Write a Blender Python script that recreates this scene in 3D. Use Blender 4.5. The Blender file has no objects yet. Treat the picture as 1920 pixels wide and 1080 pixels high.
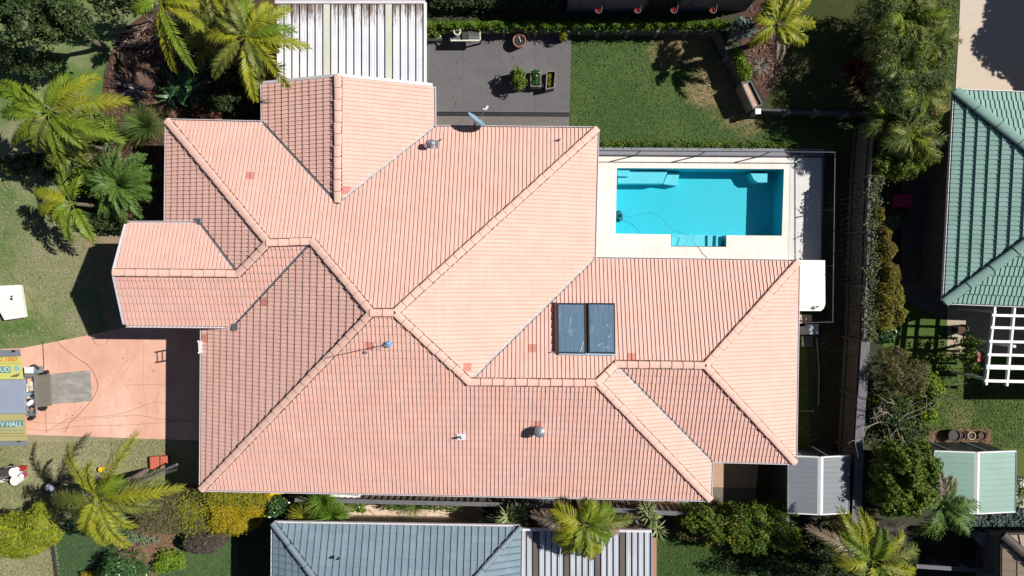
import bpy, bmesh, math, random
import numpy as np
from mathutils import Vector, Matrix, Euler
R = math.radians
scn = bpy.context.scene
COL = scn.collection

# ------------------------------------------------------------------ camera, sky, sun, exposure
CAM_H = 31.0
TILT = R(1.3)
FPX = 45.0 * CAM_H
cam_d = bpy.data.cameras.new('camera')
cam = bpy.data.objects.new('camera', cam_d)
COL.objects.link(cam)
cam.location = (0, 0, CAM_H)
cam.rotation_euler = (-TILT, 0, 0)
cam_d.sensor_width = 36.0
cam_d.lens = FPX / 1920.0 * 36.0
cam_d.clip_start = 0.5
cam_d.clip_end = 2000
scn.camera = cam

SUN_EL, SUN_AZ = R(45.0), R(13.5)          # azimuth counted from +x (east) towards +y (north)
world = bpy.data.worlds.new('World')
scn.world = world
world.use_nodes = True
wn = world.node_tree
bg = wn.nodes['Background']
sky = wn.nodes.new('ShaderNodeTexSky')
sky.sky_type = 'NISHITA'
sky.sun_disc = False
sky.sun_elevation = SUN_EL
sky.sun_rotation = R(90.0) - SUN_AZ
sky.air_density = 0.55
sky.dust_density = 0.2
wn.links.new(sky.outputs[0], bg.inputs[0])
bg.inputs[1].default_value = 0.05
sun_d = bpy.data.lights.new('sun', 'SUN')
sun_d.energy = 5.0
sun_d.angle = R(0.5)
sun_d.color = (1.0, 0.955, 0.89)
sun = bpy.data.objects.new('sun', sun_d)
COL.objects.link(sun)
sd = Vector((math.cos(SUN_EL) * math.cos(SUN_AZ), math.cos(SUN_EL) * math.sin(SUN_AZ), math.sin(SUN_EL)))
sun.rotation_euler = sd.to_track_quat('Z', 'Y').to_euler()
sun.location = (30, 10, 40)
scn.view_settings.view_transform = 'Standard'
scn.view_settings.look = 'None'
scn.view_settings.gamma = 1.0
scn.view_settings.exposure = 0.25
scn.cycles.max_bounces = 6
scn.cycles.transparent_max_bounces = 8

# ------------------------------------------------------------------ measuring helpers
_c, _s = math.cos(TILT), math.sin(TILT)
def W(px, py, z=0.0):
    """the point at height z that the photo shows at pixel (px, py) of its 1920 x 1080"""
    u = (px - 960) / FPX
    v = -(py - 540) / FPX
    d = (u, v * _c - _s, -v * _s - _c)
    k = (CAM_H - z) / -d[2]
    return (d[0] * k, d[1] * k, z)
def M_(rpx, z=0.0):
    return rpx / 45.0 * (CAM_H - z) / CAM_H
def ray_plane(px, py, pl):
    """the point of the plane z = a x + b y + c seen at a pixel"""
    u = (px - 960) / FPX
    v = -(py - 540) / FPX
    d = Vector((u, v * _c - _s, -v * _s - _c))
    t = (pl[2] - CAM_H) / (d.z - pl[0] * d.x - pl[1] * d.y)
    return Vector((d.x * t, d.y * t, CAM_H + d.z * t))

# ------------------------------------------------------------------ materials
def newmat(name):
    m = bpy.data.materials.new(name)
    m.use_nodes = True
    nt = m.node_tree
    return m, nt, nt.nodes['Principled BSDF']
def N(nt, kind, **kw):
    n = nt.nodes.new(kind)
    for k, v in kw.items():
        setattr(n, k, v)
    return n
def setin(n, **kw):
    for k, v in kw.items():
        n.inputs[k.replace('_', ' ')].default_value = v
def c4(c):
    return (c[0], c[1], c[2], 1.0)
def ramp(nt, stops):
    r = N(nt, 'ShaderNodeValToRGB')
    e = r.color_ramp.elements
    while len(e) < len(stops):
        e.new(0.5)
    for i, (p, c) in enumerate(stops):
        e[i].position = p
        e[i].color = c4(c)
    return r
def noise(nt, scale, detail=4, rough=0.6, coord=None):
    n = N(nt, 'ShaderNodeTexNoise')
    setin(n, Scale=scale, Detail=detail, Roughness=rough)
    if coord is not None:
        nt.links.new(coord, n.inputs['Vector'])
    return n
def position(nt):
    return N(nt, 'ShaderNodeNewGeometry').outputs['Position']
def mixc(nt, fac, a, b):
    m = N(nt, 'ShaderNodeMix', data_type='RGBA')
    for v, i in ((fac, 0), (a, 6), (b, 7)):
        if hasattr(v, 'is_linked'):
            nt.links.new(v, m.inputs[i])
        elif i == 0:
            m.inputs[0].default_value = v
        else:
            m.inputs[i].default_value = c4(v)
    return m.outputs[2]
def maprange(nt, v, a, b, c=0.0, d=1.0, smooth=False):
    n = N(nt, 'ShaderNodeMapRange')
    if smooth:
        n.interpolation_type = 'SMOOTHSTEP'
    nt.links.new(v, n.inputs[0])
    for i, x in ((1, a), (2, b), (3, c), (4, d)):
        n.inputs[i].default_value = x
    return n.outputs[0]
def bump(nt, bsdf, h, strength=0.4, dist=0.02):
    b = N(nt, 'ShaderNodeBump')
    b.inputs['Strength'].default_value = strength
    b.inputs['Distance'].default_value = dist
    nt.links.new(h, b.inputs['Height'])
    nt.links.new(b.outputs[0], bsdf.inputs['Normal'])

def surf(name, a, b=None, scale=6.0, rough=0.8, metal=0.0, fine=0.0, bmp=0.0, big=None, bigscale=0.6, stretch=None, spec=0.5):
    """a weathered surface: colour a mottled with b, optional broad stains of colour big"""
    m, nt, p = newmat(name)
    pos = position(nt)
    if stretch:
        mp = N(nt, 'ShaderNodeMapping')
        mp.inputs['Scale'].default_value = stretch
        nt.links.new(pos, mp.inputs[0])
        pos = mp.outputs[0]
    b = b or tuple(x * 0.82 for x in a)
    n1 = noise(nt, scale, 6, 0.65, pos)
    col = mixc(nt, maprange(nt, n1.outputs[0], 0.35, 0.68), a, b)
    if big:
        n2 = noise(nt, bigscale, 5, 0.6, pos)
        col = mixc(nt, maprange(nt, n2.outputs[0], 0.46, 0.72), col, big)
    if fine:
        n3 = noise(nt, 55.0, 3, 0.7, pos)
        hs = N(nt, 'ShaderNodeHueSaturation')
        nt.links.new(maprange(nt, n3.outputs[0], 0.25, 0.75, 1 - fine, 1 + fine), hs.inputs['Value'])
        nt.links.new(col, hs.inputs['Color'])
        col = hs.outputs[0]
    nt.links.new(col, p.inputs['Base Color'])
    setin(p, Roughness=rough, Metallic=metal)
    p.inputs['Specular IOR Level'].default_value = spec
    if bmp:
        n4 = noise(nt, scale * 5, 5, 0.7, pos)
        bump(nt, p, n4.outputs[0], bmp, 0.03)
    return m

def leafmat(name, cols, trans=0.3, rough=0.5, spec=0.3):
    m, nt, p = newmat(name)
    g = N(nt, 'ShaderNodeNewGeometry')
    n1 = noise(nt, 1.7, 3, 0.6, g.outputs['Position'])
    ad = N(nt, 'ShaderNodeMath', operation='MULTIPLY_ADD')
    nt.links.new(g.outputs['Random Per Island'], ad.inputs[0])
    ad.inputs[1].default_value = 0.6
    nt.links.new(maprange(nt, n1.outputs[0], 0.3, 0.7, 0.0, 0.4), ad.inputs[2])
    st = [(i / max(1, len(cols) - 1), c) for i, c in enumerate(cols)]
    r = ramp(nt, st)
    nt.links.new(ad.outputs[0], r.inputs[0])
    nt.links.new(r.outputs[0], p.inputs['Base Color'])
    setin(p, Roughness=rough)
    p.inputs['Specular IOR Level'].default_value = spec
    t = N(nt, 'ShaderNodeBsdfTranslucent')
    nt.links.new(r.outputs[0], t.inputs[0])
    mx = N(nt, 'ShaderNodeMixShader')
    mx.inputs[0].default_value = trans
    nt.links.new(p.outputs[0], mx.inputs[1])
    nt.links.new(t.outputs[0], mx.inputs[2])
    nt.links.new(mx.outputs[0], nt.nodes['Material Output'].inputs[0])
    return m

def lawnmat(name, green, tan, bias=0.5, patches=(), green2=None, patchcol=None):
    """mown grass: two tones in broad drifts, fine blades, worn patches of their own shape"""
    m, nt, p = newmat(name)
    pos = position(nt)
    n1 = noise(nt, 0.55, 6, 0.62, pos)
    col = mixc(nt, maprange(nt, n1.outputs[0], bias - 0.13, bias + 0.13), green, tan)
    if green2:
        n2 = noise(nt, 0.28, 4, 0.55, pos)
        col = mixc(nt, maprange(nt, n2.outputs[0], 0.45, 0.6), col, green2)
    nz = noise(nt, 1.6, 6, 0.7, pos)
    for (cx, cy, r) in patches:
        vd = N(nt, 'ShaderNodeVectorMath', operation='DISTANCE')
        nt.links.new(pos, vd.inputs[0])
        vd.inputs[1].default_value = (cx, cy, 0)
        ad = N(nt, 'ShaderNodeMath', operation='MULTIPLY_ADD')
        nt.links.new(nz.outputs[0], ad.inputs[0])
        ad.inputs[1].default_value = r * 1.4
        nt.links.new(vd.outputs['Value'], ad.inputs[2])
        col = mixc(nt, maprange(nt, ad.outputs[0], r * 1.1, r * 1.9, 0.9, 0.0, True), col, patchcol or tan)
    nf = noise(nt, 26.0, 4, 0.8, pos)
    hs = N(nt, 'ShaderNodeHueSaturation')
    nt.links.new(maprange(nt, nf.outputs[0], 0.25, 0.75, 0.62, 1.38), hs.inputs['Value'])
    nt.links.new(col, hs.inputs['Color'])
    nt.links.new(hs.outputs[0], p.inputs['Base Color'])
    setin(p, Roughness=0.95)
    p.inputs['Specular IOR Level'].default_value = 0.1
    nb = noise(nt, 38.0, 4, 0.8, pos)
    bump(nt, p, nb.outputs[0], 0.9, 0.05)
    return m

def tilemat(name, c1, c2, c3, red, rough=0.75, streak=0.08, spec=0.3, groove=None):
    m, nt, p = newmat(name)
    at = N(nt, 'ShaderNodeAttribute', attribute_name='tint')
    pos = position(nt)
    r = ramp(nt, [(0.0, c1), (0.5, c2), (1.0, c3)])
    nt.links.new(at.outputs['Fac'], r.inputs[0])
    n1 = noise(nt, 1.1, 6, 0.65, pos)
    hs = N(nt, 'ShaderNodeHueSaturation')
    nt.links.new(maprange(nt, n1.outputs[0], 0.3, 0.7, 1 - streak, 1 + streak), hs.inputs['Value'])
    nt.links.new(r.outputs[0], hs.inputs['Color'])
    gt = N(nt, 'ShaderNodeMath', operation='GREATER_THAN')
    nt.links.new(at.outputs['Fac'], gt.inputs[0])
    gt.inputs[1].default_value = 1.5
    col = mixc(nt, gt.outputs[0], hs.outputs[0], red)
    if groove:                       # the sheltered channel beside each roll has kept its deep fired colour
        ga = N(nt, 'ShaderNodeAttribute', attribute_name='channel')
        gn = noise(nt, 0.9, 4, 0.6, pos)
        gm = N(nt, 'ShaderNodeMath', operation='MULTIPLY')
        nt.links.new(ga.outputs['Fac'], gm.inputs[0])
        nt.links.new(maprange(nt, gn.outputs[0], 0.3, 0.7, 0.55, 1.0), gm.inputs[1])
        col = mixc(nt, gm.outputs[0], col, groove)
    n2 = noise(nt, 30.0, 4, 0.7, pos)
    h2 = N(nt, 'ShaderNodeHueSaturation')
    nt.links.new(maprange(nt, n2.outputs[0], 0.25, 0.75, 0.9, 1.1), h2.inputs['Value'])
    nt.links.new(col, h2.inputs['Color'])
    nt.links.new(h2.outputs[0], p.inputs['Base Color'])
    setin(p, Roughness=rough)
    p.inputs['Specular IOR Level'].default_value = spec
    return m

MAT = dict(
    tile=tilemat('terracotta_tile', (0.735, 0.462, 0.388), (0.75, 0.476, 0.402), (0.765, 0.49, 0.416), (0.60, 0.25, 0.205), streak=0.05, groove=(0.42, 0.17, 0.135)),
    cap=surf('ridge_cap_tile', (0.74, 0.475, 0.395), (0.70, 0.44, 0.36), 3.0, 0.8, fine=0.06),
    mortar=surf('dark_mortar', (0.07, 0.035, 0.03), (0.10, 0.055, 0.045), 9.0, 0.9),
    fascia=surf('painted_gutter', (0.70, 0.67, 0.70), (0.60, 0.575, 0.61), 2.0, 0.45),
    valley=surf('valley_metal', (0.46, 0.45, 0.44), (0.30, 0.29, 0.29), 3.0, 0.5),
    lead=surf('lead_flashing', (0.16, 0.18, 0.20), (0.11, 0.12, 0.14), 5.0, 0.55),
    render=surf('rendered_wall', (0.48, 0.40, 0.33), (0.42, 0.35, 0.29), 3.0, 0.9, fine=0.06),
    greytile=tilemat('slate_blue_tile', (0.175, 0.245, 0.295), (0.19, 0.26, 0.31), (0.205, 0.275, 0.325), (0.2, 0.3, 0.33), 0.5, groove=(0.06, 0.085, 0.105)),
    greentile=tilemat('sea_green_tile', (0.235, 0.385, 0.335), (0.245, 0.40, 0.35), (0.255, 0.415, 0.365), (0.14, 0.33, 0.25), 0.5),
    beigetile=tilemat('beige_tile', (0.30, 0.24, 0.17), (0.33, 0.26, 0.19), (0.36, 0.28, 0.2), (0.3, 0.2, 0.15)),
    greencap=surf('green_ridge_cap', (0.215, 0.36, 0.315), (0.185, 0.315, 0.275), 3.0, 0.6),
    greycap=surf('grey_ridge_cap', (0.20, 0.265, 0.305), (0.165, 0.225, 0.26), 3.0, 0.6),
    browncap=surf('brown_ridge_cap', (0.04, 0.03, 0.028), (0.06, 0.045, 0.04), 3.0, 0.6),
    white=surf('white_paint', (0.80, 0.80, 0.79), (0.72, 0.72, 0.71), 1.5, 0.5),
    cream=surf('cream_plastic', (0.66, 0.66, 0.55), (0.58, 0.58, 0.48), 1.2, 0.4),
    sheetgrey=surf('zinc_sheet', (0.60, 0.64, 0.70), (0.52, 0.56, 0.62), 1.6, 0.45, big=(0.44, 0.45, 0.47), bigscale=1.2, stretch=(1, 0.25, 1)),
    sheetbrown=surf('bronze_sheet', (0.15, 0.125, 0.105), (0.11, 0.092, 0.08), 2.5, 0.5, stretch=(1, 0.25, 1)),
    shedgrey=surf('grey_steel_sheet', (0.20, 0.225, 0.25), (0.175, 0.20, 0.22), 1.2, 0.4),
    shedwall=surf('shade_toned_steel_wall', (0.035, 0.05, 0.05), (0.03, 0.042, 0.042), 2.0, 0.5),  # shade on the shed walls put into this darker steel colour
    shedgreen=surf('pale_green_steel', (0.25, 0.385, 0.33), (0.225, 0.35, 0.30), 1.2, 0.4),
    steel=surf('galvanised_steel', (0.42, 0.44, 0.46), (0.30, 0.32, 0.34), 5.0, 0.35, 0.6),
    darksteel=surf('dark_powdercoat', (0.025, 0.026, 0.03), (0.035, 0.036, 0.04), 5.0, 0.4),
    black=surf('black_rubber', (0.015, 0.015, 0.017), (0.022, 0.022, 0.025), 9.0, 0.6),
    concrete=surf('cream_paving', (0.80, 0.755, 0.70), (0.755, 0.705, 0.65), 2.5, 0.85, fine=0.05, big=(0.72, 0.65, 0.575), bigscale=0.9),
    greypave=surf('grey_concrete', (0.128, 0.122, 0.128), (0.108, 0.103, 0.108), 3.0, 0.85, fine=0.08, big=(0.15, 0.143, 0.146), bigscale=0.35),
    brickpave=surf('grey_brown_paving', (0.175, 0.155, 0.145), (0.13, 0.12, 0.118), 5.0, 0.9, fine=0.18),
    drive=surf('stamped_terracotta_concrete', (0.70, 0.40, 0.295), (0.62, 0.335, 0.24), 1.6, 0.85, fine=0.07, big=(0.76, 0.49, 0.385), bigscale=0.7, stretch=(1.0, 0.6, 1.0)),
    paleconc=surf('pale_driveway_concrete', (0.56, 0.47, 0.38), (0.52, 0.435, 0.35), 2.0, 0.85, fine=0.04),
    sandpath=surf('sand_path', (0.66, 0.52, 0.39), (0.56, 0.43, 0.31), 6.0, 0.95, fine=0.12, bmp=0.3),
    terrapath=surf('terracotta_path', (0.42, 0.24, 0.15), (0.36, 0.2, 0.13), 4.0, 0.9, fine=0.1),
    greyside=surf('grey_strip_concrete', (0.24, 0.245, 0.28), (0.20, 0.205, 0.235), 3.0, 0.85, fine=0.06),
    sleeper=surf('concrete_sleeper', (0.085, 0.085, 0.093), (0.065, 0.065, 0.07), 4.0, 0.9, fine=0.1),
    dirt=surf('red_brown_mulch', (0.085, 0.042, 0.03), (0.048, 0.025, 0.02), 3.5, 0.95, fine=0.4, bmp=0.8, big=(0.135, 0.072, 0.05), bigscale=0.9),
    soil=surf('bare_soil', (0.24, 0.125, 0.083), (0.17, 0.09, 0.06), 4.0, 0.95, fine=0.2, bmp=0.6),
    ground=surf('earth_and_grass', (0.040, 0.047, 0.022), (0.03, 0.035, 0.018), 1.4, 0.95, fine=0.3, bmp=0.5, big=(0.055, 0.045, 0.03), bigscale=0.4),
    paling=surf('old_paling', (0.105, 0.09, 0.08), (0.07, 0.06, 0.054), 8.0, 0.9, fine=0.2),
    timber=surf('weathered_timber', (0.235, 0.205, 0.18), (0.17, 0.148, 0.13), 8.0, 0.9, fine=0.15),
    greytimber=surf('grey_timber_cap', (0.155, 0.155, 0.17), (0.115, 0.115, 0.125), 5.0, 0.9, fine=0.12),
    darktimber=surf('dark_timber', (0.06, 0.05, 0.045), (0.04, 0.034, 0.03), 8.0, 0.9, fine=0.15),
    terracotta=surf('terracotta_pot', (0.42, 0.19, 0.11), (0.34, 0.15, 0.09), 8.0, 0.8),
    redbrick=surf('red_clay_tile', (0.55, 0.15, 0.09), (0.46, 0.12, 0.075), 14.0, 0.85, fine=0.15),
    redplastic=surf('red_plastic', (0.40, 0.03, 0.04), (0.34, 0.025, 0.03), 3.0, 0.4),
    yellowplastic=surf('yellow_plastic', (0.85, 0.55, 0.01), (0.8, 0.5, 0.01), 3.0, 0.4),
    pinkplastic=surf('pink_plastic', (0.50, 0.03, 0.12), (0.42, 0.025, 0.1), 3.0, 0.5),
    orange=surf('orange_clay', (0.50, 0.22, 0.11), (0.42, 0.18, 0.09), 6.0, 0.8),
    rock=surf('grey_rock', (0.25, 0.235, 0.225), (0.16, 0.15, 0.145), 5.0, 0.9, fine=0.15, bmp=0.5),
    brownrock=surf('brown_rock', (0.17, 0.10, 0.075), (0.11, 0.065, 0.05), 5.0, 0.9, fine=0.2, bmp=0.5),
    bark=surf('palm_bark', (0.20, 0.165, 0.13), (0.13, 0.105, 0.08), 12.0, 0.95, fine=0.2),
    twig=surf('bare_twig', (0.34, 0.29, 0.25), (0.25, 0.21, 0.18), 12.0, 0.9),
    hose=surf('hose_rubber', (0.26, 0.12, 0.08), (0.20, 0.09, 0.06), 10.0, 0.5),
    cable=surf('blue_grey_cable', (0.03, 0.22, 0.28), (0.03, 0.19, 0.25), 10.0, 0.5),
    dishblue=surf('sky_tinted_dish', (0.22, 0.36, 0.45), (0.20, 0.33, 0.42), 3.0, 0.5),  # reflection of the blue sky put into the dish colour
    silver=surf('vent_metal', (0.55, 0.57, 0.60), (0.42, 0.44, 0.47), 6.0, 0.3, 0.7),
    bluecap=surf('blue_cap', (0.17, 0.37, 0.66), (0.15, 0.33, 0.6), 3.0, 0.4),
    signyellow=surf('sign_yellow', (0.60, 0.52, 0.11), (0.55, 0.48, 0.13), 2.0, 0.5, big=(0.5, 0.5, 0.2), bigscale=0.8),
    signolive=surf('sign_khaki', (0.43, 0.385, 0.155), (0.39, 0.35, 0.16), 2.0, 0.5),
    signgreen=surf('sign_lime', (0.56, 0.58, 0.15), (0.52, 0.54, 0.17), 2.0, 0.5),
    signteal=surf('sign_teal', (0.10, 0.24, 0.22), (0.12, 0.26, 0.25), 3.0, 0.5),
    signred=surf('sign_red_letter', (0.52, 0.10, 0.03), (0.47, 0.09, 0.03), 6.0, 0.5),
    signwhite=surf('sign_pale_letter', (0.62, 0.72, 0.68), (0.55, 0.65, 0.62), 6.0, 0.5),
    signdark=surf('sign_dark_mark', (0.12, 0.115, 0.08), (0.15, 0.14, 0.1), 6.0, 0.5),
    signblue=surf('sign_blue_badge', (0.25, 0.47, 0.50), (0.2, 0.42, 0.46), 9.0, 0.5),
    bluegrey=surf('blue_grey_panel', (0.30, 0.34, 0.43), (0.27, 0.31, 0.40), 1.5, 0.4),
    mat=surf('worn_rubber_mat', (0.27, 0.25, 0.225), (0.21, 0.195, 0.175), 7.0, 0.9, fine=0.15, big=(0.38, 0.37, 0.36), bigscale=1.6, stretch=(1, 2.2, 1)),
    mat2=surf('khaki_canvas', (0.185, 0.165, 0.13), (0.15, 0.135, 0.11), 5.0, 0.9, fine=0.1),
    shell=surf('aqua_pool_shell', (0.048, 0.56, 0.67), (0.043, 0.535, 0.645), 0.8, 0.4),
    shellpale=surf('pale_aqua_step', (0.19, 0.66, 0.75), (0.18, 0.63, 0.72), 0.8, 0.4),
    wallgrey=surf('dark_grey_wall', (0.10, 0.105, 0.12), (0.085, 0.09, 0.10), 2.0, 0.8),
    glassdark=surf('dark_window_glass', (0.02, 0.022, 0.028), (0.03, 0.03, 0.035), 2.0, 0.1),
    brownsheet=surf('brown_wall', (0.16, 0.13, 0.11), (0.13, 0.105, 0.09), 3.0, 0.8),
)
LEAF = dict(
    dark=leafmat('dark_tree_leaf', [(0.022, 0.045, 0.014), (0.05, 0.085, 0.025), (0.085, 0.12, 0.035)], 0.2),
    tree=leafmat('mid_green_leaf', [(0.06, 0.12, 0.016), (0.13, 0.21, 0.028), (0.26, 0.33, 0.045)], 0.28),
    lime=leafmat('lime_leaf', [(0.12, 0.22, 0.02), (0.22, 0.34, 0.03), (0.32, 0.42, 0.05)], 0.3),
    hedge=leafmat('hedge_leaf', [(0.06, 0.14, 0.015), (0.12, 0.22, 0.02), (0.20, 0.30, 0.03)], 0.25),
    glossy=leafmat('glossy_green_leaf', [(0.02, 0.07, 0.02), (0.05, 0.13, 0.035), (0.10, 0.2, 0.06)], 0.15, 0.3, 0.5),
    broad=leafmat('broad_dark_leaf', [(0.03, 0.09, 0.03), (0.06, 0.15, 0.05), (0.13, 0.24, 0.10)], 0.15, 0.3, 0.5),
    ypalm=leafmat('golden_palm_leaf', [(0.13, 0.19, 0.018), (0.29, 0.31, 0.022), (0.46, 0.42, 0.035)], 0.3),
    gpalm=leafmat('green_palm_leaf', [(0.07, 0.15, 0.015), (0.17, 0.25, 0.02), (0.31, 0.36, 0.035)], 0.3),
    opalm=leafmat('olive_palm_leaf', [(0.06, 0.09, 0.018), (0.15, 0.18, 0.03), (0.33, 0.33, 0.07)], 0.28),
    cycad=leafmat('fresh_green_frond', [(0.04, 0.09, 0.018), (0.09, 0.17, 0.03), (0.19, 0.28, 0.06)], 0.2),
    grasstree=leafmat('fine_green_needle', [(0.07, 0.13, 0.03), (0.13, 0.21, 0.05), (0.22, 0.28, 0.07)], 0.25),
    golden=leafmat('golden_hedge_leaf', [(0.18, 0.17, 0.02), (0.40, 0.32, 0.015), (0.58, 0.42, 0.012)], 0.25),
    goldgreen=leafmat('yellow_green_leaf', [(0.10, 0.14, 0.02), (0.25, 0.26, 0.025), (0.42, 0.36, 0.03)], 0.25),
    brownhedge=leafmat('brown_green_hedge_leaf', [(0.085, 0.075, 0.045), (0.135, 0.125, 0.06), (0.18, 0.185, 0.055)], 0.15),
    purple=leafmat('purple_grey_leaf', [(0.075, 0.052, 0.05), (0.11, 0.085, 0.075), (0.14, 0.13, 0.07)], 0.15),
    conifer=leafmat('chartreuse_conifer', [(0.12, 0.16, 0.012), (0.22, 0.26, 0.016), (0.36, 0.38, 0.025)], 0.2),
    oldgold=leafmat('bronze_conifer', [(0.11, 0.085, 0.03), (0.19, 0.16, 0.03), (0.27, 0.24, 0.03)], 0.2),
    oldgold2=leafmat('olive_gold_conifer', [(0.12, 0.11, 0.02), (0.22, 0.20, 0.025), (0.34, 0.31, 0.035)], 0.2),
    feather=leafmat('brown_green_feather', [(0.05, 0.06, 0.02), (0.10, 0.10, 0.03), (0.20, 0.13, 0.05)], 0.2),
    bluegum=leafmat('blue_grey_leaf', [(0.09, 0.14, 0.12), (0.15, 0.21, 0.19), (0.26, 0.33, 0.31)], 0.15),
    red=leafmat('dark_red_leaf', [(0.05, 0.005, 0.006), (0.10, 0.008, 0.01), (0.17, 0.02, 0.02)], 0.1),
    varieg=leafmat('variegated_strap', [(0.10, 0.16, 0.04), (0.26, 0.31, 0.12), (0.50, 0.50, 0.25)], 0.2),
    purplestrap=leafmat('purple_black_strap', [(0.016, 0.011, 0.015), (0.03, 0.022, 0.03), (0.10, 0.09, 0.11)], 0.1, 0.3, 0.5),
    greystrap=leafmat('grey_green_strap', [(0.10, 0.16, 0.08), (0.17, 0.24, 0.13), (0.26, 0.33, 0.2)], 0.15),
    dry=leafmat('dry_frond', [(0.17, 0.13, 0.09), (0.27, 0.21, 0.15), (0.38, 0.31, 0.23)], 0.1),
    drygrey=leafmat('dry_grey_grass', [(0.14, 0.13, 0.11), (0.22, 0.20, 0.17), (0.32, 0.29, 0.25)], 0.1),
    litter=leafmat('leaf_litter', [(0.07, 0.035, 0.022), (0.15, 0.085, 0.05), (0.30, 0.20, 0.13)], 0.05),
    ivy=leafmat('ivy_leaf', [(0.06, 0.08, 0.03), (0.12, 0.15, 0.06), (0.24, 0.26, 0.14)], 0.2),
    bamboo=leafmat('bamboo_leaf', [(0.035, 0.065, 0.015), (0.09, 0.13, 0.028), (0.25, 0.28, 0.08)], 0.25),
)

# ------------------------------------------------------------------ mesh builder
class MB:
    def __init__(self):
        self.v, self.f, self.m, self.n = [], [], [], 0
        self.mats = []
    def mi(self, mat):
        if mat not in self.mats:
            self.mats.append(mat)
        return self.mats.index(mat)
    def add(self, verts, faces, mat):
        i = self.mi(mat)
        o = self.n
        verts = np.asarray(verts, dtype=float).reshape(-1, 3)
        self.v.append(verts)
        self.n += len(verts)
        self.f.extend([tuple(o + k for k in f) for f in faces])
        self.m.extend([i] * len(faces))
    def box(self, c, d, mat, rz=0.0, rx=0.0, ry=0.0):
        e = Euler((rx, ry, rz)).to_matrix()
        vs = []
        for sx in (-.5, .5):
            for sy in (-.5, .5):
                for sz in (-.5, .5):
                    p = e @ Vector((sx * d[0], sy * d[1], sz * d[2]))
                    vs.append((c[0] + p.x, c[1] + p.y, c[2] + p.z))
        self.add(vs, [(0, 1, 3, 2), (4, 6, 7, 5), (0, 4, 5, 1), (2, 3, 7, 6), (0, 2, 6, 4), (1, 5, 7, 3)], mat)
    def beam(self, a, b, w, h, mat):
        """a bar of width w and height h, its top along the line a-b"""
        a, b = Vector(a), Vector(b)
        d = (b - a).normalized()
        s = d.cross(Vector((0, 0, 1)))
        s = s.normalized() if s.length > 1e-4 else Vector((1, 0, 0))
        u = s.cross(d)
        vs = []
        for p in (a, b):
            for x, y in ((-.5, 0), (.5, 0), (.5, -1), (-.5, -1)):
                vs.append(p + s * (x * w) + u * (y * h))
        self.add(vs, [(0, 1, 2, 3), (7, 6, 5, 4), (0, 4, 5, 1), (1, 5, 6, 2), (2, 6, 7, 3), (3, 7, 4, 0)], mat)
    def prism(self, poly, z0, z1, mat, top=None):
        n = len(poly)
        vs = [(p[0], p[1], z0) for p in poly] + [(p[0], p[1], z1) for p in poly]
        a = sum(poly[i][0] * poly[(i + 1) % n][1] - poly[(i + 1) % n][0] * poly[i][1] for i in range(n))
        fs = [(i, (i + 1) % n, n + (i + 1) % n, n + i) for i in range(n)]
        t, b = tuple(range(n, 2 * n)), tuple(range(n - 1, -1, -1))
        if a < 0:
            fs = [f[::-1] for f in fs]
            t, b = t[::-1], b[::-1]
        self.add(vs, fs + [b], mat)
        self.add(vs[n:], [tuple(k - n for k in t)], top or mat)
    def tube(self, pts, r, mat, k=6, r1=None, cap=True):
        pts = [Vector(p) for p in pts]
        vs, fs = [], []
        n = len(pts)
        ref = Vector((0, 0, 1)) if abs((pts[-1] - pts[0]).normalized().z) < 0.9 else Vector((1, 0, 0))
        for i, p in enumerate(pts):
            d = (pts[min(i + 1, n - 1)] - pts[max(i - 1, 0)]).normalized()
            s = d.cross(ref).normalized()
            u = s.cross(d)
            rr = r if r1 is None else r + (r1 - r) * i / max(1, n - 1)
            for j in range(k):
                a = 2 * math.pi * j / k
                vs.append(p + s * (rr * math.cos(a)) + u * (rr * math.sin(a)))
        for i in range(n - 1):
            for j in range(k):
                fs.append((i * k + j, i * k + (j + 1) % k, (i + 1) * k + (j + 1) % k, (i + 1) * k + j))
        if cap:
            fs += [tuple(range(k - 1, -1, -1)), tuple(range((n - 1) * k, n * k))]
        self.add(vs, fs, mat)
    def lathe(self, c, prof, mat, k=18):
        """prof: (radius, z) pairs, from the outside bottom on"""
        vs, fs = [], []
        for r, z in prof:
            for j in range(k):
                a = 2 * math.pi * j / k
                vs.append((c[0] + r * math.cos(a), c[1] + r * math.sin(a), c[2] + z))
        for i in range(len(prof) - 1):
            for j in range(k):
                fs.append((i * k + j, i * k + (j + 1) % k, (i + 1) * k + (j + 1) % k, (i + 1) * k + j))
        fs += [tuple(range(k - 1, -1, -1)), tuple(range((len(prof) - 1) * k, len(prof) * k))]
        self.add(vs, fs, mat)
    def build(self, name, parent=None, smooth=False, origin=None):
        me = bpy.data.meshes.new(name)
        v = np.concatenate(self.v) if self.v else np.zeros((0, 3))
        o = Vector(parent_world(parent)) if parent else Vector(origin or (0, 0, 0))
        v = v - np.array(o)
        me.from_pydata(v.tolist(), [], self.f)
        for m in self.mats:
            me.materials.append(m)
        if len(self.mats) > 1:
            me.polygons.foreach_set('material_index', self.m)
        if smooth:
            me.polygons.foreach_set('use_smooth', [True] * len(me.polygons))
        me.update()
        ob = bpy.data.objects.new(name, me)
        COL.objects.link(ob)
        if parent:
            ob.parent = parent
        else:
            ob.location = o
        return ob
def parent_world(o):
    v = Vector((0, 0, 0))
    while o is not None:
        v += Vector(o.location)
        o = o.parent
    return v
def tag(o, label=None, cat=None, group=None, kind=None):
    if label: o['label'] = label
    if cat: o['category'] = cat
    if group: o['group'] = group
    if kind: o['kind'] = kind
    return o
def thing(name, label, cat, loc, group=None):
    o = bpy.data.objects.new(name, None)
    COL.objects.link(o)
    o.location = loc
    o.empty_display_size = 0.3
    return tag(o, label, cat, group)
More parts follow.
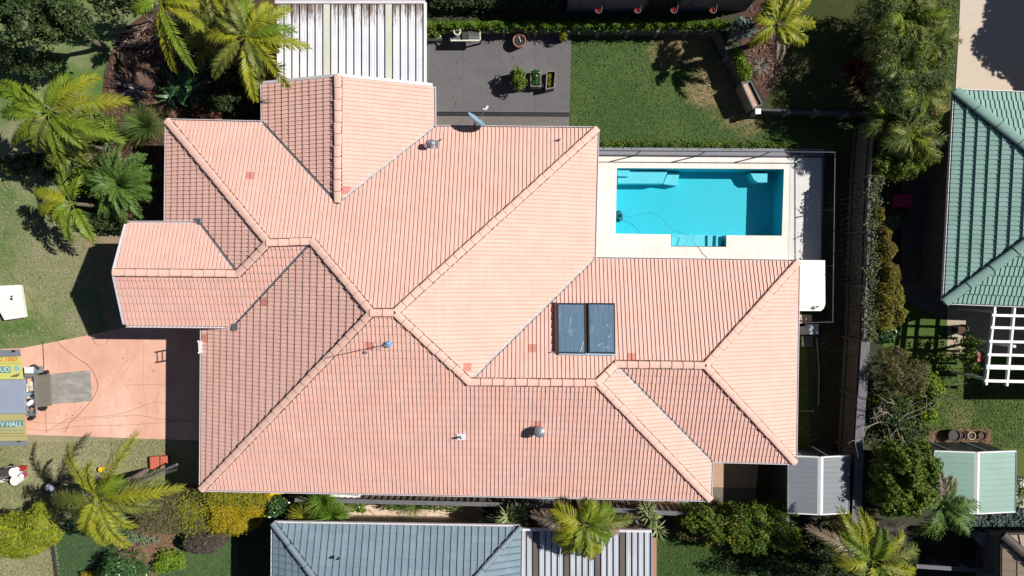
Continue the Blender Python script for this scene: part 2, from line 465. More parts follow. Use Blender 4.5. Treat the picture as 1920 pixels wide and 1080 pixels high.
def sheet(name, pxpoly, z, mat, kind='structure', cell=None):
    mb = MB()
    pts = [W(x, y, z) for x, y in pxpoly]
    mb.add(pts, [tuple(range(len(pts)))[::-1]], mat)
    o = mb.build(name)
    fix_up(o)
    if kind:
        tag(o, kind=kind)
    return o
def fix_up(o):
    me = o.data
    if len(me.polygons) and me.polygons[0].normal.z < 0:
        me.flip_normals()
def slab(name, pxpoly, z0, z1, mat):
    mb = MB()
    mb.prism([W(x, y, z1)[:2] for x, y in pxpoly], z0, z1, mat)
    return tag(mb.build(name), kind='structure')
# ------------------------------------------------------------------ the ground and everything laid on it
from mathutils.geometry import tessellate_polygon
def holed(name, outer, hole, z, mat, kind='structure'):
    lo = [[Vector((p[0], p[1], 0)) for p in outer], [Vector((p[0], p[1], 0)) for p in hole]]
    tris = tessellate_polygon(lo)
    pts = [(p[0], p[1], z) for p in list(outer) + list(hole)]
    mb = MB()
    fs = []
    for t in tris:
        a, b, c = (pts[k] for k in t)
        cr = (b[0] - a[0]) * (c[1] - a[1]) - (b[1] - a[1]) * (c[0] - a[0])
        if abs(cr) > 1e-9:
            fs.append(tuple(t) if cr > 0 else tuple(t)[::-1])
    mb.add(pts, fs, mat)
    return tag(mb.build(name), kind=kind)
DECK = 0.10
pool_px = [(1157, 315), (1470, 317), (1466, 442), (1362, 441), (1362, 463), (1258, 462), (1258, 439.5), (1154, 438)]
pool_pts = [W(x, y, DECK)[:2] for x, y in pool_px]
BIG = 320.0
holed('ground', [(-BIG, -BIG), (BIG, -BIG), (BIG, BIG), (-BIG, BIG)], pool_pts, 0.0, MAT['ground'])
surround = [W(x, y, 0.07)[:2] for x, y in [(1050, 276), (1546, 279), (1541, 505), (1050, 505)]]
holed('pool_surround_paving', surround, pool_pts, 0.07, MAT['greyside'])
deckp = [W(x, y, DECK)[:2] for x, y in [(1050, 293), (1481, 296), (1478, 505), (1050, 505)]]
holed('pool_deck', deckp, pool_pts, DECK, MAT['concrete'])
sheet('pale_side_paving', [(1481.5, 296), (1541, 296), (1538, 505), (1478.5, 505)], 0.09,
      surf('pale_grey_paving', (0.66, 0.645, 0.63), (0.60, 0.585, 0.575), 2.0, 0.85, fine=0.05))

def wp(px, py):
    return W(px, py)[:2]
tan1, tan2 = (0.215, 0.20, 0.105), (0.265, 0.235, 0.135)
sheet('front_lawn', [(-400, -250), (330, -250), (330, 640), (-400, 700)], 0.004,
      lawnmat('front_lawn_grass', (0.105, 0.19, 0.05), (0.28, 0.30, 0.15), 0.5,
              [(*wp(120, 480), 2.2), (*wp(40, 290), 1.6), (*wp(150, 600), 1.0)], (0.20, 0.23, 0.11), (0.31, 0.295, 0.175)))
sheet('street_lawn', [(-400, 700), (330, 640), (446, 800), (446, 1300), (-400, 1300)], 0.006,
      lawnmat('street_lawn_grass', (0.16, 0.19, 0.075), (0.36, 0.325, 0.195), 0.42, [(*wp(90, 860), 1.6), (*wp(30, 1050), 1.8), (*wp(170, 880), 1.5)],
              (0.28, 0.27, 0.14), (0.38, 0.34, 0.21)))
sheet('dark_lawn', [(100, 1000), (150, 955), (330, 940), (446, 990), (446, 1250), (112, 1250)], 0.011,
      lawnmat('clover_lawn_grass', (0.07, 0.125, 0.05), (0.105, 0.165, 0.06), 0.55, [], (0.065, 0.12, 0.055)))
sheet('driveway', [(-60, 657), (40, 653), (163, 629), (232, 615), (232, 560), (450, 560), (450, 829), (316, 824), (50, 815), (-60, 812)], 0.016, MAT['drive'])
sheet('garden_bed', [(188, 205), (196, 130), (216, 84), (240, 48), (300, 5), (360, -60), (540, -60), (540, 240), (345, 240), (345, 425),
                     (230, 432), (150, 440), (138, 400), (150, 350), (176, 300), (160, 262)], 0.012, MAT['dirt'])
sheet('verge_soil', [(215, 1010), (262, 985), (330, 1000), (332, 1035), (300, 1062), (285, 1100), (225, 1100)], 0.017, MAT['soil'])
sheet('path', [(150, 440), (232, 438), (236, 428), (330, 428), (330, 640), (200, 625), (175, 500), (162, 470)], 0.015,
      surf('clay_path', (0.30, 0.20, 0.13), (0.24, 0.20, 0.12), 2.0, 0.95, fine=0.2, big=(0.22, 0.20, 0.11), bigscale=0.8))
# back yard
sheet('back_lawn', [(1064, 55), (1420, 55), (1420, 120), (1470, 205), (1625, 205), (1625, 283), (1064, 283)], 0.005,
      lawnmat('back_lawn_grass', (0.065, 0.125, 0.035), (0.105, 0.16, 0.05), 0.56,
              [(*wp(1345, 160), 1.3), (*wp(1400, 200), 1.3), (*wp(1250, 95), 0.8), (*wp(1300, 90), 0.9), (*wp(1310, 175), 0.6)], None, (0.31, 0.235, 0.125)))
slab('patio', [(770, 56), (1071, 66), (1068, 211), (770, 209)], 0.0, 0.08, MAT['greypave'])
slab('patio_step', [(770, 217), (1067, 219), (1065, 300), (770, 300)], 0.0, 0.03, MAT['brickpave'])
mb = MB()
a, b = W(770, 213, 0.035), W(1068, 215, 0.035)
mb.beam(a, b, 0.125, 0.03, MAT['darksteel'])  # dark strip laid in place of the shadow under the patio step
tag(mb.build('step_shadow_strip'), 'dark strip standing in for the shadow line along the edge of the grey patio', 'shadow strip')
# raised terrace behind the sleeper wall
TZ = 0.75
ret_px = [(700, 52), (1066, 52), (1345, 53), (1424, 203), (1700, 212)]
ret = [W(x, y, TZ)[:2] for x, y in ret_px]
mb = MB()
mb.prism(ret + [(ret[-1][0] + 0, 60), (ret[0][0], 60)], 0.0, TZ - 0.06, MAT['ground'])
tag(mb.build('terrace_ground'), kind='structure')
sheet('terrace_lawn', [(1436, 195), (1475, 110), (1520, -60), (1640, -60), (1640, 202), (1440, 202)], TZ - 0.05,
      lawnmat('terrace_grass', (0.06, 0.075, 0.025), (0.13, 0.12, 0.055), 0.55))
sheet('terrace_mulch', [(1385, 4), (1440, -40), (1520, -60), (1475, 110), (1434, 190), (1405, 140), (1385, 70)], TZ - 0.046, MAT['dirt'])
# east side and neighbours
sheet('side_grass', [(1440, 630), (1513, 630), (1520, 850), (1440, 850)], 0.006,
      lawnmat('side_strip_grass', (0.06, 0.11, 0.025), (0.10, 0.14, 0.035), 0.55))
sheet('side_path', [(1270, 840), (1425, 840), (1418, 915), (1270, 912)], 0.02, MAT['terrapath'] if False else surf('tan_side_paving', (0.47, 0.32, 0.205), (0.42, 0.28, 0.18), 4.0, 0.9, fine=0.07))
sheet('gravel_bed', [(1270, 912), (1418, 915), (1414, 945), (1270, 945)], 0.014,
      surf('grey_gravel', (0.24, 0.2, 0.16), (0.13, 0.12, 0.085), 18.0, 0.95, fine=0.4, bmp=0.8))
sheet('neighbour_lawn', [(1655, 570), (2050, 570), (2050, 900), (1655, 880)], 0.005,
      lawnmat('neighbour_lawn_grass', (0.075, 0.125, 0.03), (0.115, 0.165, 0.045), 0.5, [(*wp(1800, 780), 0.7)], None, (0.2, 0.2, 0.08)))
sheet('neighbour_verge', [(1690, -60), (1801, -60), (1796, 60), (1783, 226), (1690, 226)], 0.006,
      lawnmat('neighbour_verge_grass', (0.085, 0.13, 0.035), (0.115, 0.155, 0.05), 0.5, [(*wp(1765, 205), 0.6)], None, (0.19, 0.16, 0.085)))
sheet('neighbour_driveway', [(1803, -60), (2250, -60), (2250, 300), (1784, 300), (1798, 60)], 0.014, MAT['paleconc'])
sheet('shed_soil', [(1733, 806), (1855, 803), (1862, 832), (1740, 842)], 0.012, MAT['soil'])
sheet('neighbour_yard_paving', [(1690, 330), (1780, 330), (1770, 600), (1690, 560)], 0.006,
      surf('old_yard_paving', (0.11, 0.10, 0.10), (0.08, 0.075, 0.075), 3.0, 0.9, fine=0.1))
sheet('pergola_paving', [(1776, 560), (1990, 560), (1990, 668), (1776, 668)], 0.012,
      surf('pergola_floor', (0.42, 0.35, 0.27), (0.36, 0.3, 0.23), 3.0, 0.9, fine=0.08))
sheet('south_path', [(560, 945), (1260, 955), (1260, 1010), (560, 1010)], 0.006, MAT['sandpath'])
sheet('south_soil', [(905, 940), (1340, 945), (1340, 1020), (905, 1010)], 0.012, MAT['dirt'])
sheet('south_lawn', [(1215, 1000), (1350, 1000), (1480, 1040), (1480, 1300), (1215, 1300)], 0.014,
      lawnmat('south_lawn_grass', (0.05, 0.10, 0.025), (0.075, 0.125, 0.035), 0.55))
slab('terracotta_kerb', [(1219, 1008), (1231, 1008), (1231, 1300), (1219, 1300)], 0.0, 0.06, MAT['terrapath'])
slab('clothes_line_slab', [(1755, 200), (1773, 200), (1773, 221), (1755, 221)], 0.0, 0.04, MAT['orange'])

# ------------------------------------------------------------------ tiled roofs
def tile_faces(pieces, pl, valley=(), p=0.150, g=0.311, rib=0.029, lip=0.034, reds=(), eave_out=0.04, seed=0, prof=None, up=0.0):
    """corrugated, coursed tiles over the convex pieces of one roof plane -> bmesh"""
    rng = np.random.default_rng(seed)
    a, b, c = pl
    gl = math.hypot(a, b)
    ux, uy = a / gl, b / gl
    ln = math.sqrt(1 + gl * gl)
    T = np.array([ux, uy, gl]) / ln
    S = np.array([uy, -ux, 0.0])
    Nn = np.cross(S, T)
    O = np.array([0, 0, c])
    allp = np.array([q for pc in pieces for q in pc]) - O
    t0 = (allp @ T).min() - eave_out
    if prof is None:
        prof = [(0, 0.0), (0.30, 0.06), (0.60, 0.0), (0.64, 0.9), (0.69, 1.0), (0.77, 1.0), (0.82, 0.9), (0.86, 0.0)]
    pu = np.array([q[0] for q in prof]) * p
    ph = np.array([q[1] for q in prof]) * rib
    npf = len(prof)
    out = bmesh.new()
    lay = out.faces.layers.float.new('tint')
    out.faces.layers.float.new('channel')
    lay = out.faces.layers.float['tint']
    tint_tab = rng.random((400, 900)) * 0.9 + 0.05
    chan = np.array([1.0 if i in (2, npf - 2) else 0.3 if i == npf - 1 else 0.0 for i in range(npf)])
    for (rx, ry) in reds:
        q = np.array(ray_plane(rx, ry, pl)) - O
        k, j = int((q @ T - t0) // g), int(math.floor(q @ S / (2 * p)))
        tint_tab[k, j % 900] = 2.0
    for pc in pieces:
        P = np.array(pc) - O
        ps, pt = P @ S, P @ T
        ar = sum(ps[i] * pt[(i + 1) % len(ps)] - ps[(i + 1) % len(ps)] * pt[i] for i in range(len(ps)))
        if ar < 0:
            ps, pt = ps[::-1], pt[::-1]
            pc = pc[::-1]
        cen = (ps.mean(), pt.mean())
        s0 = math.floor(ps.min() / p) - 1
        s1 = math.ceil(ps.max() / p) + 1
        k0 = max(0, int((pt.min() - t0) // g) - 1)
        k1 = int((pt.max() - t0) // g) + 2
        us = np.concatenate([(i * p + pu) for i in range(s0, s1 + 1)])
        hs = np.tile(ph, s1 - s0 + 1)
        cidx = np.repeat(np.arange(s0, s1 + 1), npf)
        edges = []
        n = len(ps)
        for i in range(n):
            p0 = np.array([ps[i], pt[i]])
            p1 = np.array([ps[(i + 1) % n], pt[(i + 1) % n]])
            d = (p1 - p0) / (np.linalg.norm(p1 - p0) + 1e-9)
            nr = np.array([d[1], -d[0]])                  # outward for a counter-clockwise polygon
            off = 0.0
            if abs(d[1]) < 0.06 and abs((p0[1] + p1[1]) / 2 - (t0 + eave_out)) < 0.12:
                off = eave_out
            key = {tuple(np.round(pc[i], 3)), tuple(np.round(pc[(i + 1) % n], 3))}
            for vv in valley:
                if {tuple(np.round(vv[0], 3)), tuple(np.round(vv[1], 3))} == key:
                    off = -0.055
            edges.append((p0 + nr * off, nr))
        verts, faces, tints, chans = [], [], [], []
        rad = math.hypot(p, g)
        for k in range(k0, k1 + 1):
            ta, tb = t0 + k * g, t0 + (k + 1) * g
            mid = np.stack([us, np.full_like(us, (ta + tb) / 2)], 1)
            keep = np.ones(len(us), bool)
            for (q, nr) in edges:
                keep &= ((mid - q) @ nr) < rad
            ks = np.nonzero(keep)[0]
            if len(ks) < 2:
                continue
            i0, i1 = ks[0], min(ks[-1] + 1, len(us) - 1)
            u = us[i0:i1 + 1]
            h = hs[i0:i1 + 1]
            cc = cidx[i0:i1 + 1]
            m = len(u)
            jit = np.repeat(rng.normal(0, 0.0022, m // npf + 2), npf)[:m]
            base = len(verts)
            rows = [(ta, h * 0.98 - 0.004), (ta, h + lip + jit), (tb, h)]
            for (tt, hh) in rows:
                xyz = O + np.outer(u, S) + tt * T + np.outer(hh + up, Nn)
                verts.extend(xyz.tolist())
            for i in range(m - 1):
                tv = tint_tab[k % 400, (cc[i] // 2) % 900]
                faces.append((base + i, base + i + 1, base + m + i + 1, base + m + i))
                faces.append((base + m + i, base + m + i + 1, base + 2 * m + i + 1, base + 2 * m + i))
                tints += [tv, tv]
                chans += [chan[(i + i0) % npf]] * 2
        if not verts:
            continue
        me = bpy.data.meshes.new('tmp')
        me.from_pydata(verts, [], faces)
        at = me.attributes.new('tint', 'FLOAT', 'FACE')
        at.data.foreach_set('value', tints)
        at = me.attributes.new('channel', 'FLOAT', 'FACE')
        at.data.foreach_set('value', chans)
        bm = bmesh.new()
        bm.from_mesh(me)
        for (q, nr) in edges:
            co = O + q[0] * S + q[1] * T
            no = nr[0] * S + nr[1] * T
            bmesh.ops.bisect_plane(bm, geom=bm.verts[:] + bm.edges[:] + bm.faces[:], plane_co=co, plane_no=no, clear_outer=True, dist=1e-5)
        me2 = bpy.data.meshes.new('tmp2')
        bm.to_mesh(me2)
        bm.free()
        out.from_mesh(me2)
        bpy.data.meshes.remove(me)
        bpy.data.meshes.remove(me2)
    return out
def roof_object(name, bms, mat, parent):
    me = bpy.data.meshes.new(name)
    tot = bmesh.new()
    tot.faces.layers.float.new('tint')
    tot.faces.layers.float.new('channel')
    for b in bms:
        t = bpy.data.meshes.new('t')
        b.to_mesh(t)
        tot.from_mesh(t)
        b.free()
        bpy.data.meshes.remove(t)
    bmesh.ops.translate(tot, verts=tot.verts, vec=-parent_world(parent))
    tot.to_mesh(me)
    tot.free()
    me.materials.append(mat)
    o = bpy.data.objects.new(name, me)
    COL.objects.link(o)
    o.parent = parent
    return o
def ridge_caps(a, b, mat, parent, L=0.42, w=0.265, h=0.055, lift=0.030, seed=1, name='ridge_cap', mortar=None):
    """a run of overlapping ridge tiles bedded in mortar, from a (low end) to b (high end)"""
    rng = random.Random(seed)
    a, b = Vector(a), Vector(b)
    d = (b - a)
    n = max(1, round(d.length / L))
    st = d / n
    d.normalize()
    s = d.cross(Vector((0, 0, 1))).normalized()
    u = s.cross(d)
    if u.z < 0: u = -u
    mb = MB()
    angs = [-90, -66, -42, -14, 14, 42, 66, 90]
    m = len(angs)
    def ring(p, k, dz, low=-0.05):
        r = []
        for an in angs:
            t = math.radians(an)
            x = math.sin(t) * w / 2 * k
            y = (math.cos(t) ** 0.62) * h * k if abs(an) < 90 else low
            r.append(p + s * x + u * (y + lift + dz))
        return r
    fs = [(j, j + 1, m + j + 1, m + j) for j in range(m - 1)] + [tuple(range(m - 1, -1, -1)), tuple(range(m, 2 * m))]
    for i in range(n):
        p0 = a + st * i + d * (0.002 if i else -0.05)
        p1 = a + st * (i + 1) - d * 0.022
        off = s * rng.uniform(-.008, .008)
        mb.add(ring(p0 + off, 1.05, 0.018) + ring(p1 + off, 0.97, 0.0), fs, mat)
    mb.add(ring(a - d * 0.02, 0.93, -0.012) + ring(b, 0.93, -0.012), fs, mortar or MAT['mortar'])
    bed = []
    for p in (a - d * 0.02, b):
        for x, y in ((-w * 0.60, -0.05), (-w * 0.59, 0.004), (w * 0.59, 0.004), (w * 0.60, -0.05)):
            bed.append(p + s * x + u * y)
    mb.add(bed, [(0, 1, 5, 4), (1, 2, 6, 5), (2, 3, 7, 6)], mortar or MAT['mortar'])
    return mb.build(name, parent)
def gutter(a, b, outn, parent, mat, name='gutter', w=0.115, drop=0.10):
    """a quad gutter with its fascia along an eave a-b; outn points away from the house"""
    a, b, o = Vector(a), Vector(b), Vector((outn[0], outn[1], 0)).normalized()
    mb = MB()
    d = (b - a).normalized()
    prof = [(-0.02, -0.16), (-0.02, 0.0), (0.015, 0.0), (0.015, -drop), (w - 0.02, -drop), (w - 0.02, 0.012), (w, 0.012), (w + 0.004, -drop - 0.02), (0.0, -drop - 0.03), (0.0, -0.16)]
    vs = []
    for p in (a, b):
        for x, z in prof:
            vs.append(p + o * x + Vector((0, 0, z)))
    m = len(prof)
    fs = [(j, (j + 1) % m, m + (j + 1) % m, m + j) for j in range(m)] + [tuple(range(m)), tuple(range(2 * m - 1, m - 1, -1))]
    mb.add(vs, fs, mat)
    return mb.build(name, parent)
def valley_tray(a, b, pls, parent, mat, wd=0.10, name='valley_flashing'):
    a, b = Vector(a), Vector(b)
    d = (b - a)
    hd = Vector((d.x, d.y, 0)).normalized()
    s = Vector((-hd.y, hd.x, 0))
    def onp(x, y):
        return max(q[0] * x + q[1] * y + q[2] for q in pls)
    vs = []
    for p in (a, b):
        for k in (-1, 0, 1):
            x, y = p.x + s.x * wd * k, p.y + s.y * wd * k
            z = onp(x, y) + 0.004 if k else p.z - 0.0
            vs.append((x, y, z))
    mb = MB()
    mb.add(vs, [(0, 1, 4, 3), (1, 2, 5, 4)], mat)
    return mb.build(name, parent)
def inset(poly, d):
    n = len(poly)
    ar = sum(poly[i][0] * poly[(i + 1) % n][1] - poly[(i + 1) % n][0] * poly[i][1] for i in range(n))
    sg = 1 if ar > 0 else -1
    res = []
    for i in range(n):
        p0, p1, p2 = (Vector(poly[(i + k) % n][:2]) for k in (-1, 0, 1))
        d1, d2 = (p1 - p0).normalized(), (p2 - p1).normalized()
        n1, n2 = Vector((-d1.y, d1.x)) * sg, Vector((-d2.y, d2.x)) * sg
        m = n1 + n2
        k = d / max(0.25, (1 + n1.dot(n2)))
        res.append((p1.x + m.x * k, p1.y + m.y * k))
    return res

# ---- the pink tiled house
PXV = dict(A=(315, 228), B=(495, 232), C=(812, 240), D=(1118, 243), E=(1112, 487), F=(1495, 492), G=(1489, 866), Hh=(1332, 862), I=(1330, 935), J=(379, 916),
           K=(440, 610), L=(236, 608), M=(215, 511), N=(239, 420), O=(377, 420), W1b=(313, 420), W2a=(381, 614), a=(503, 455), b=(585, 453), c=(447, 513),
           d=(697, 586), e=(740, 586), f=(880, 716), g=(1120, 718), h=(1155, 683), i=(1322, 685), j=(633, 381), k=(634, 144), GWn=(494, 158), GEn=(811, 162))
ZN = {'A': 2.595, 'B': 2.599, 'C': 2.603, 'D': 2.585, 'E': 2.604, 'F': 2.609, 'G': 2.594, 'Hh': 2.6, 'I': 2.598, 'J': 2.607, 'K': 3.119, 'L': 3.128, 'M': 3.944, 'N': 3.241, 'O': 3.233,
      'W1b': 2.601, 'W2a': 2.591, 'a': 4.418, 'b': 4.416, 'c': 3.933, 'd': 5.371, 'e': 5.374, 'f': 4.397, 'g': 4.408, 'h': 4.138, 'i': 4.144, 'j': 3.829, 'k': 3.842, 'GWn': 2.597, 'GEn': 2.609}
PL = {'N1': (-0.0081, -0.401, 4.7659), 'W1': (0.4074, -0.0101, 7.9766), 'PN': (-0.0049, -0.3874, 3.8528), 'PS': (0.0019, 0.4206, 3.994), 'W2': (0.3996, -0.0095, 7.2852),
      'S1': (0.0072, 0.3914, 5.9616), 'E1': (-0.3889, 0.0032, 3.8097), 'N2': (-0.0037, -0.4053, 2.7874), 'E2': (-0.3984, 0.0044, 6.9426), 'S2': (0.0069, 0.4035, 5.4713),
      'E3': (-0.3943, 0.0053, 5.6379), 'GW': (0.3994, -0.0008, 6.3676), 'GE': (-0.3734, 0.006, 1.4443)}
V3 = {n: Vector(W(*PXV[n], ZN[n])) for n in PXV}
PIECES = {'N1': ['A B j b a', 'j C D e d b'], 'W1': ['A a c O', 'A O W1b'], 'PN': ['N O c M'], 'PS': ['M c K L', 'c a b K'], 'W2': ['W2a K J', 'K d J', 'K b d'],
          'S1': ['J d e f', 'J f g I'], 'E1': ['D E f e'], 'N2': ['E F i h', 'E h g f'], 'E2': ['F G i'], 'S2': ['Hh h i G'], 'E3': ['I g h Hh'],
          'GW': ['GWn k j B'], 'GE': ['k GEn C j']}
VALLEYS = [('B', 'j', 'N1', 'GW'), ('C', 'j', 'N1', 'GE'), ('E', 'f', 'E1', 'N2'), ('Hh', 'h', 'S2', 'E3'), ('K', 'b', 'PS', 'W2'), ('O', 'c', 'PN', 'W1')]
vpairs = [(tuple(V3[a]), tuple(V3[b])) for a, b, _, _ in VALLEYS]
REDS = {'N1': [(476, 326)], 'GE': [(645, 352), (648, 360)], 'E1': [(877, 692)], 'N2': [(996, 648), (1185, 666)], 'S1': [(1012, 790), (693, 644)],
        'W2': [(390, 632), (500, 562)]}
house = thing('house', 'sprawling house under a pink terracotta tiled roof of many hips and valleys', 'house', W(800, 560, 0))
bms = []
for q_i, (q, pcs) in enumerate(PIECES.items()):
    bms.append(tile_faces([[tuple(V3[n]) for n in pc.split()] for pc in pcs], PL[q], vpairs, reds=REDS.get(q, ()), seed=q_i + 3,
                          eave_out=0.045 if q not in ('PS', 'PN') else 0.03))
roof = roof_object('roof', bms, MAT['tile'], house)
for i_, (p, q) in enumerate([('A', 'a'), ('c', 'a'), ('a', 'b'), ('M', 'c'), ('b', 'd'), ('J', 'd'), ('d', 'e'), ('D', 'e'), ('f', 'e'), ('f', 'g'), ('I', 'g'),
                             ('g', 'h'), ('h', 'i'), ('F', 'i'), ('G', 'i'), ('k', 'j')]):
    A_, B_ = V3[p].copy(), V3[q].copy()
    if p + q in ('bd',): A_ = V3['b']
    ridge_caps(A_, B_, MAT['cap'], roof, seed=i_)
for a, b, f1, f2 in VALLEYS:
    valley_tray(V3[a], V3[b], (PL[f1], PL[f2]), roof, MAT['valley'] if a in 'CEH' or a == 'Hh' else MAT['lead'])
for a, b, o in [('A', 'B', (0, 1)), ('GWn', 'B', (-1, 0)), ('GEn', 'C', (1, 0)), ('C', 'D', (0, 1)), ('D', 'E', (1, 0)), ('E', 'F', (0, 1)), ('F', 'G', (1, 0)),
                ('G', 'Hh', (0, -1)), ('Hh', 'I', (1, 0)), ('I', 'J', (0, -1)), ('J', 'W2a', (-1, 0)), ('W1b', 'A', (-1, 0)), ('N', 'O', (0, 1)), ('K', 'L', (0, -1))]:
    gutter(V3[a], V3[b], o, roof, MAT['fascia'])
# bargeboards of the two gables
for a, b, o in [('M', 'N', (-.06, 0)), ('M', 'L', (-.06, 0)), ('k', 'GWn', (0, .06)), ('k', 'GEn', (0, .06))]:
    mb = MB()
    A_, B_ = V3[a] + Vector((o[0], o[1], 0.035)), V3[b] + Vector((o[0], o[1], 0.035))
    mb.beam(A_, B_, 0.10, 0.22, MAT['fascia'])
    mb.build('bargeboard', roof)
# lead flashings where the porch eave runs onto the main slopes
for (px, py), q in (((371, 415), 'W1'), ((440, 613), 'W2')):
    p = ray_plane(px, py, (PL[q][0], PL[q][1], PL[q][2] + 0.06))
    mb = MB()
    mb.box(p, (0.26, 0.24, 0.05), MAT['lead'], ry=-math.atan(PL[q][0]), rz=R(-1))
    mb.build('flashing', roof)
outline = [V3[n][:2] for n in ('A', 'B', 'GWn', 'GEn', 'C', 'D', 'E', 'F', 'G', 'Hh', 'I', 'J', 'W2a')] + [V3['W1b'][:2]]
mb = MB()
mb.prism(inset(outline, 0.45), 0.0, 2.44, MAT['render'])
mb.prism(inset([V3['L'][:2], V3['K'][:2], (V3['K'].x + 1, V3['K'].y), (V3['O'].x + 1, V3['O'].y), V3['O'][:2], V3['N'][:2]], 0.3), 0.0, 3.0, MAT['render'])
for q, pts in (('porch', ('M', 'N', 'L')), ('wing', ('k', 'GWn', 'GEn'))):
    P3 = [V3[n] + (Vector((0.12, 0, -0.1)) if q == 'porch' else Vector((0, -0.12, -0.1))) for n in pts]
    mb.add(P3, [(0, 1, 2)], MAT['render'])
mb.build('wall', house)
mb = MB()
mb.prism(outline, 2.445, 2.46, MAT['white'])
mb.prism([V3[n][:2] for n in ('N', 'O', 'K', 'L')], 3.01, 3.03, MAT['white'])
mb.build('soffit', house)

# ------------------------------------------------------------------ swimming pool
pool = thing('swimming_pool', 'long turquoise swimming pool with corner steps set in a cream paved deck', 'pool', W(1312, 378, 0))
WZ, FZ = -0.04, -1.08
mb = MB()
n = len(pool_pts)
for i in range(n):
    a, b = pool_pts[i], pool_pts[(i + 1) % n]
    mb.add([(a[0], a[1], DECK - 0.001), (b[0], b[1], DECK - 0.001), (b[0], b[1], FZ), (a[0], a[1], FZ)], [(0, 1, 2, 3)], MAT['shell'])
mb.add([(q[0], q[1], FZ) for q in pool_pts], [tuple(range(n))[::-1]], MAT['shell'])
mb.build('basin', pool)
def pstep(name, px, z, depth=None, mat='shellpale'):
    """a moulded step whose top lies at depth z; px is its outline as seen in the photo"""
    m = MB()
    m.prism([W(x, y, z)[:2] for x, y in px], FZ + 0.002 if depth is None else z - depth, z, MAT[mat])
    return m.build(name, pool)
pstep('step', [(1158, 316.5), (1181, 317), (1180, 331), (1158, 330)], -0.16)
pstep('bench', [(1158.5, 319), (1252, 321), (1243, 344), (1158.5, 344)], -0.34)
pstep('step', [(1244, 345), (1253, 324), (1274, 326), (1270, 348)], -0.62)
pstep('bench', [(1407, 324), (1440, 324), (1440, 342), (1421, 342), (1414, 337)], -0.42)
pstep('step', [(1259, 440), (1326, 440), (1326, 461.5), (1259, 461)], -0.40)
pstep('step', [(1327, 441), (1341, 441), (1343, 451), (1340, 461.5), (1327, 461.5)], -0.30)
pstep('step', [(1343, 441), (1352, 441), (1354, 451), (1351, 461.5), (1342, 461.5)], -0.18)
wm, wt, wb = newmat('pool_water')
tr = N(wt, 'ShaderNodeBsdfTransparent')
tr.inputs[0].default_value = (0.80, 0.97, 0.985, 1)
gl = N(wt, 'ShaderNodeBsdfGlossy')
gl.inputs['Roughness'].default_value = 0.03
fr = N(wt, 'ShaderNodeFresnel')
fr.inputs[0].default_value = 1.33
nz = noise(wt, 2.2, 3, 0.5, position(wt))
bp = N(wt, 'ShaderNodeBump')
bp.inputs['Strength'].default_value = 0.12
bp.inputs['Distance'].default_value = 0.05
wt.links.new(nz.outputs[0], bp.inputs['Height'])
wt.links.new(bp.outputs[0], gl.inputs['Normal'])
mx = N(wt, 'ShaderNodeMixShader')
wt.links.new(fr.outputs[0], mx.inputs[0])
wt.links.new(tr.outputs[0], mx.inputs[1])
wt.links.new(gl.outputs[0], mx.inputs[2])
wt.links.new(mx.outputs[0], wt.nodes['Material Output'].inputs[0])
mb = MB()
mb.add([(q[0], q[1], WZ) for q in pool_pts], [tuple(range(n))[::-1]], wm)
wo = mb.build('water', pool)
fix_up(wo)
# pool cleaner and its hose
cl = thing('pool_cleaner', 'small dark pool cleaner resting at the west end of the pool', 'pool cleaner', W(1163, 405, FZ))
mb = MB()
c = W(1163, 405, -0.9)
mb.box((c[0], c[1], FZ + 0.12), (0.16, 0.34, 0.12), MAT['cable'], rz=0.2)
mb.box((c[0] + 0.02, c[1] + 0.02, FZ + 0.22), (0.10, 0.16, 0.10), MAT['black'], rz=0.2)
mb.build('body', cl)
mb = MB()
for dy in (-0.16, 0.16):
    mb.lathe((c[0] - 0.04, c[1] + dy, FZ + 0.02), [(0.06, 0), (0.085, 0.03), (0.085, 0.06), (0.05, 0.08)], MAT['black'], 10)
mb.build('roller', cl)
mb = MB()
pts = [(1166, 400), (1178, 409), (1196, 402), (1222, 398), (1240, 408), (1262, 432), (1292, 441), (1288, 455), (1282, 459)]
mb.tube([W(x, y, WZ + 0.006) for x, y in pts], 0.008, MAT['cable'], 5)
tag(mb.build('pool_hose'), 'thin blue hose looping across the water of the turquoise pool', 'hose')
mb = MB()
pts = [(1302, 440), (1297, 452), (1310, 464), (1318, 476), (1330, 487), (1345, 500)]
mb.tube([W(x, y, DECK + 0.012) for x, y in pts], 0.010, MAT['hose'], 5)
tag(mb.build('pool_lead'), 'thin lead trailing from the pool step over the cream deck', 'lead')

# ------------------------------------------------------------------ pool fence
pf = thing('pool_fence', 'low dark tubular pool fence with slim rails round the deck', 'fence', W(1541, 400, 0))
fpts = [W(1075, 291, 0.07), W(1542, 294, 0.07), W(1538, 600, 0.0), W(1496, 601, 0.0)]
fpts = [Vector(p) for p in fpts]
for zr, rr in ((1.2, 0.02), (0.10, 0.016)):
    for a, b in zip(fpts[:-1], fpts[1:]):
        mb = MB()
        mb.tube([a + Vector((0, 0, zr)), b + Vector((0, 0, zr))], rr, MAT['darksteel'], 6)
        mb.build('rail', pf)
def along(a, b, step):
    k = max(1, round((b - a).length / step))
    return [a + (b - a) * (i / k) for i in range(k + 1)]
seen = set()
for a, b in zip(fpts[:-1], fpts[1:]):
    for p in along(a, b, 2.45):
        key = (round(p.x, 2), round(p.y, 2))
        if key in seen: continue
        seen.add(key)
        mb = MB()
        mb.box((p.x, p.y, 0.62), (0.04, 0.04, 1.24), MAT['darksteel'])
        mb.build('post', pf)

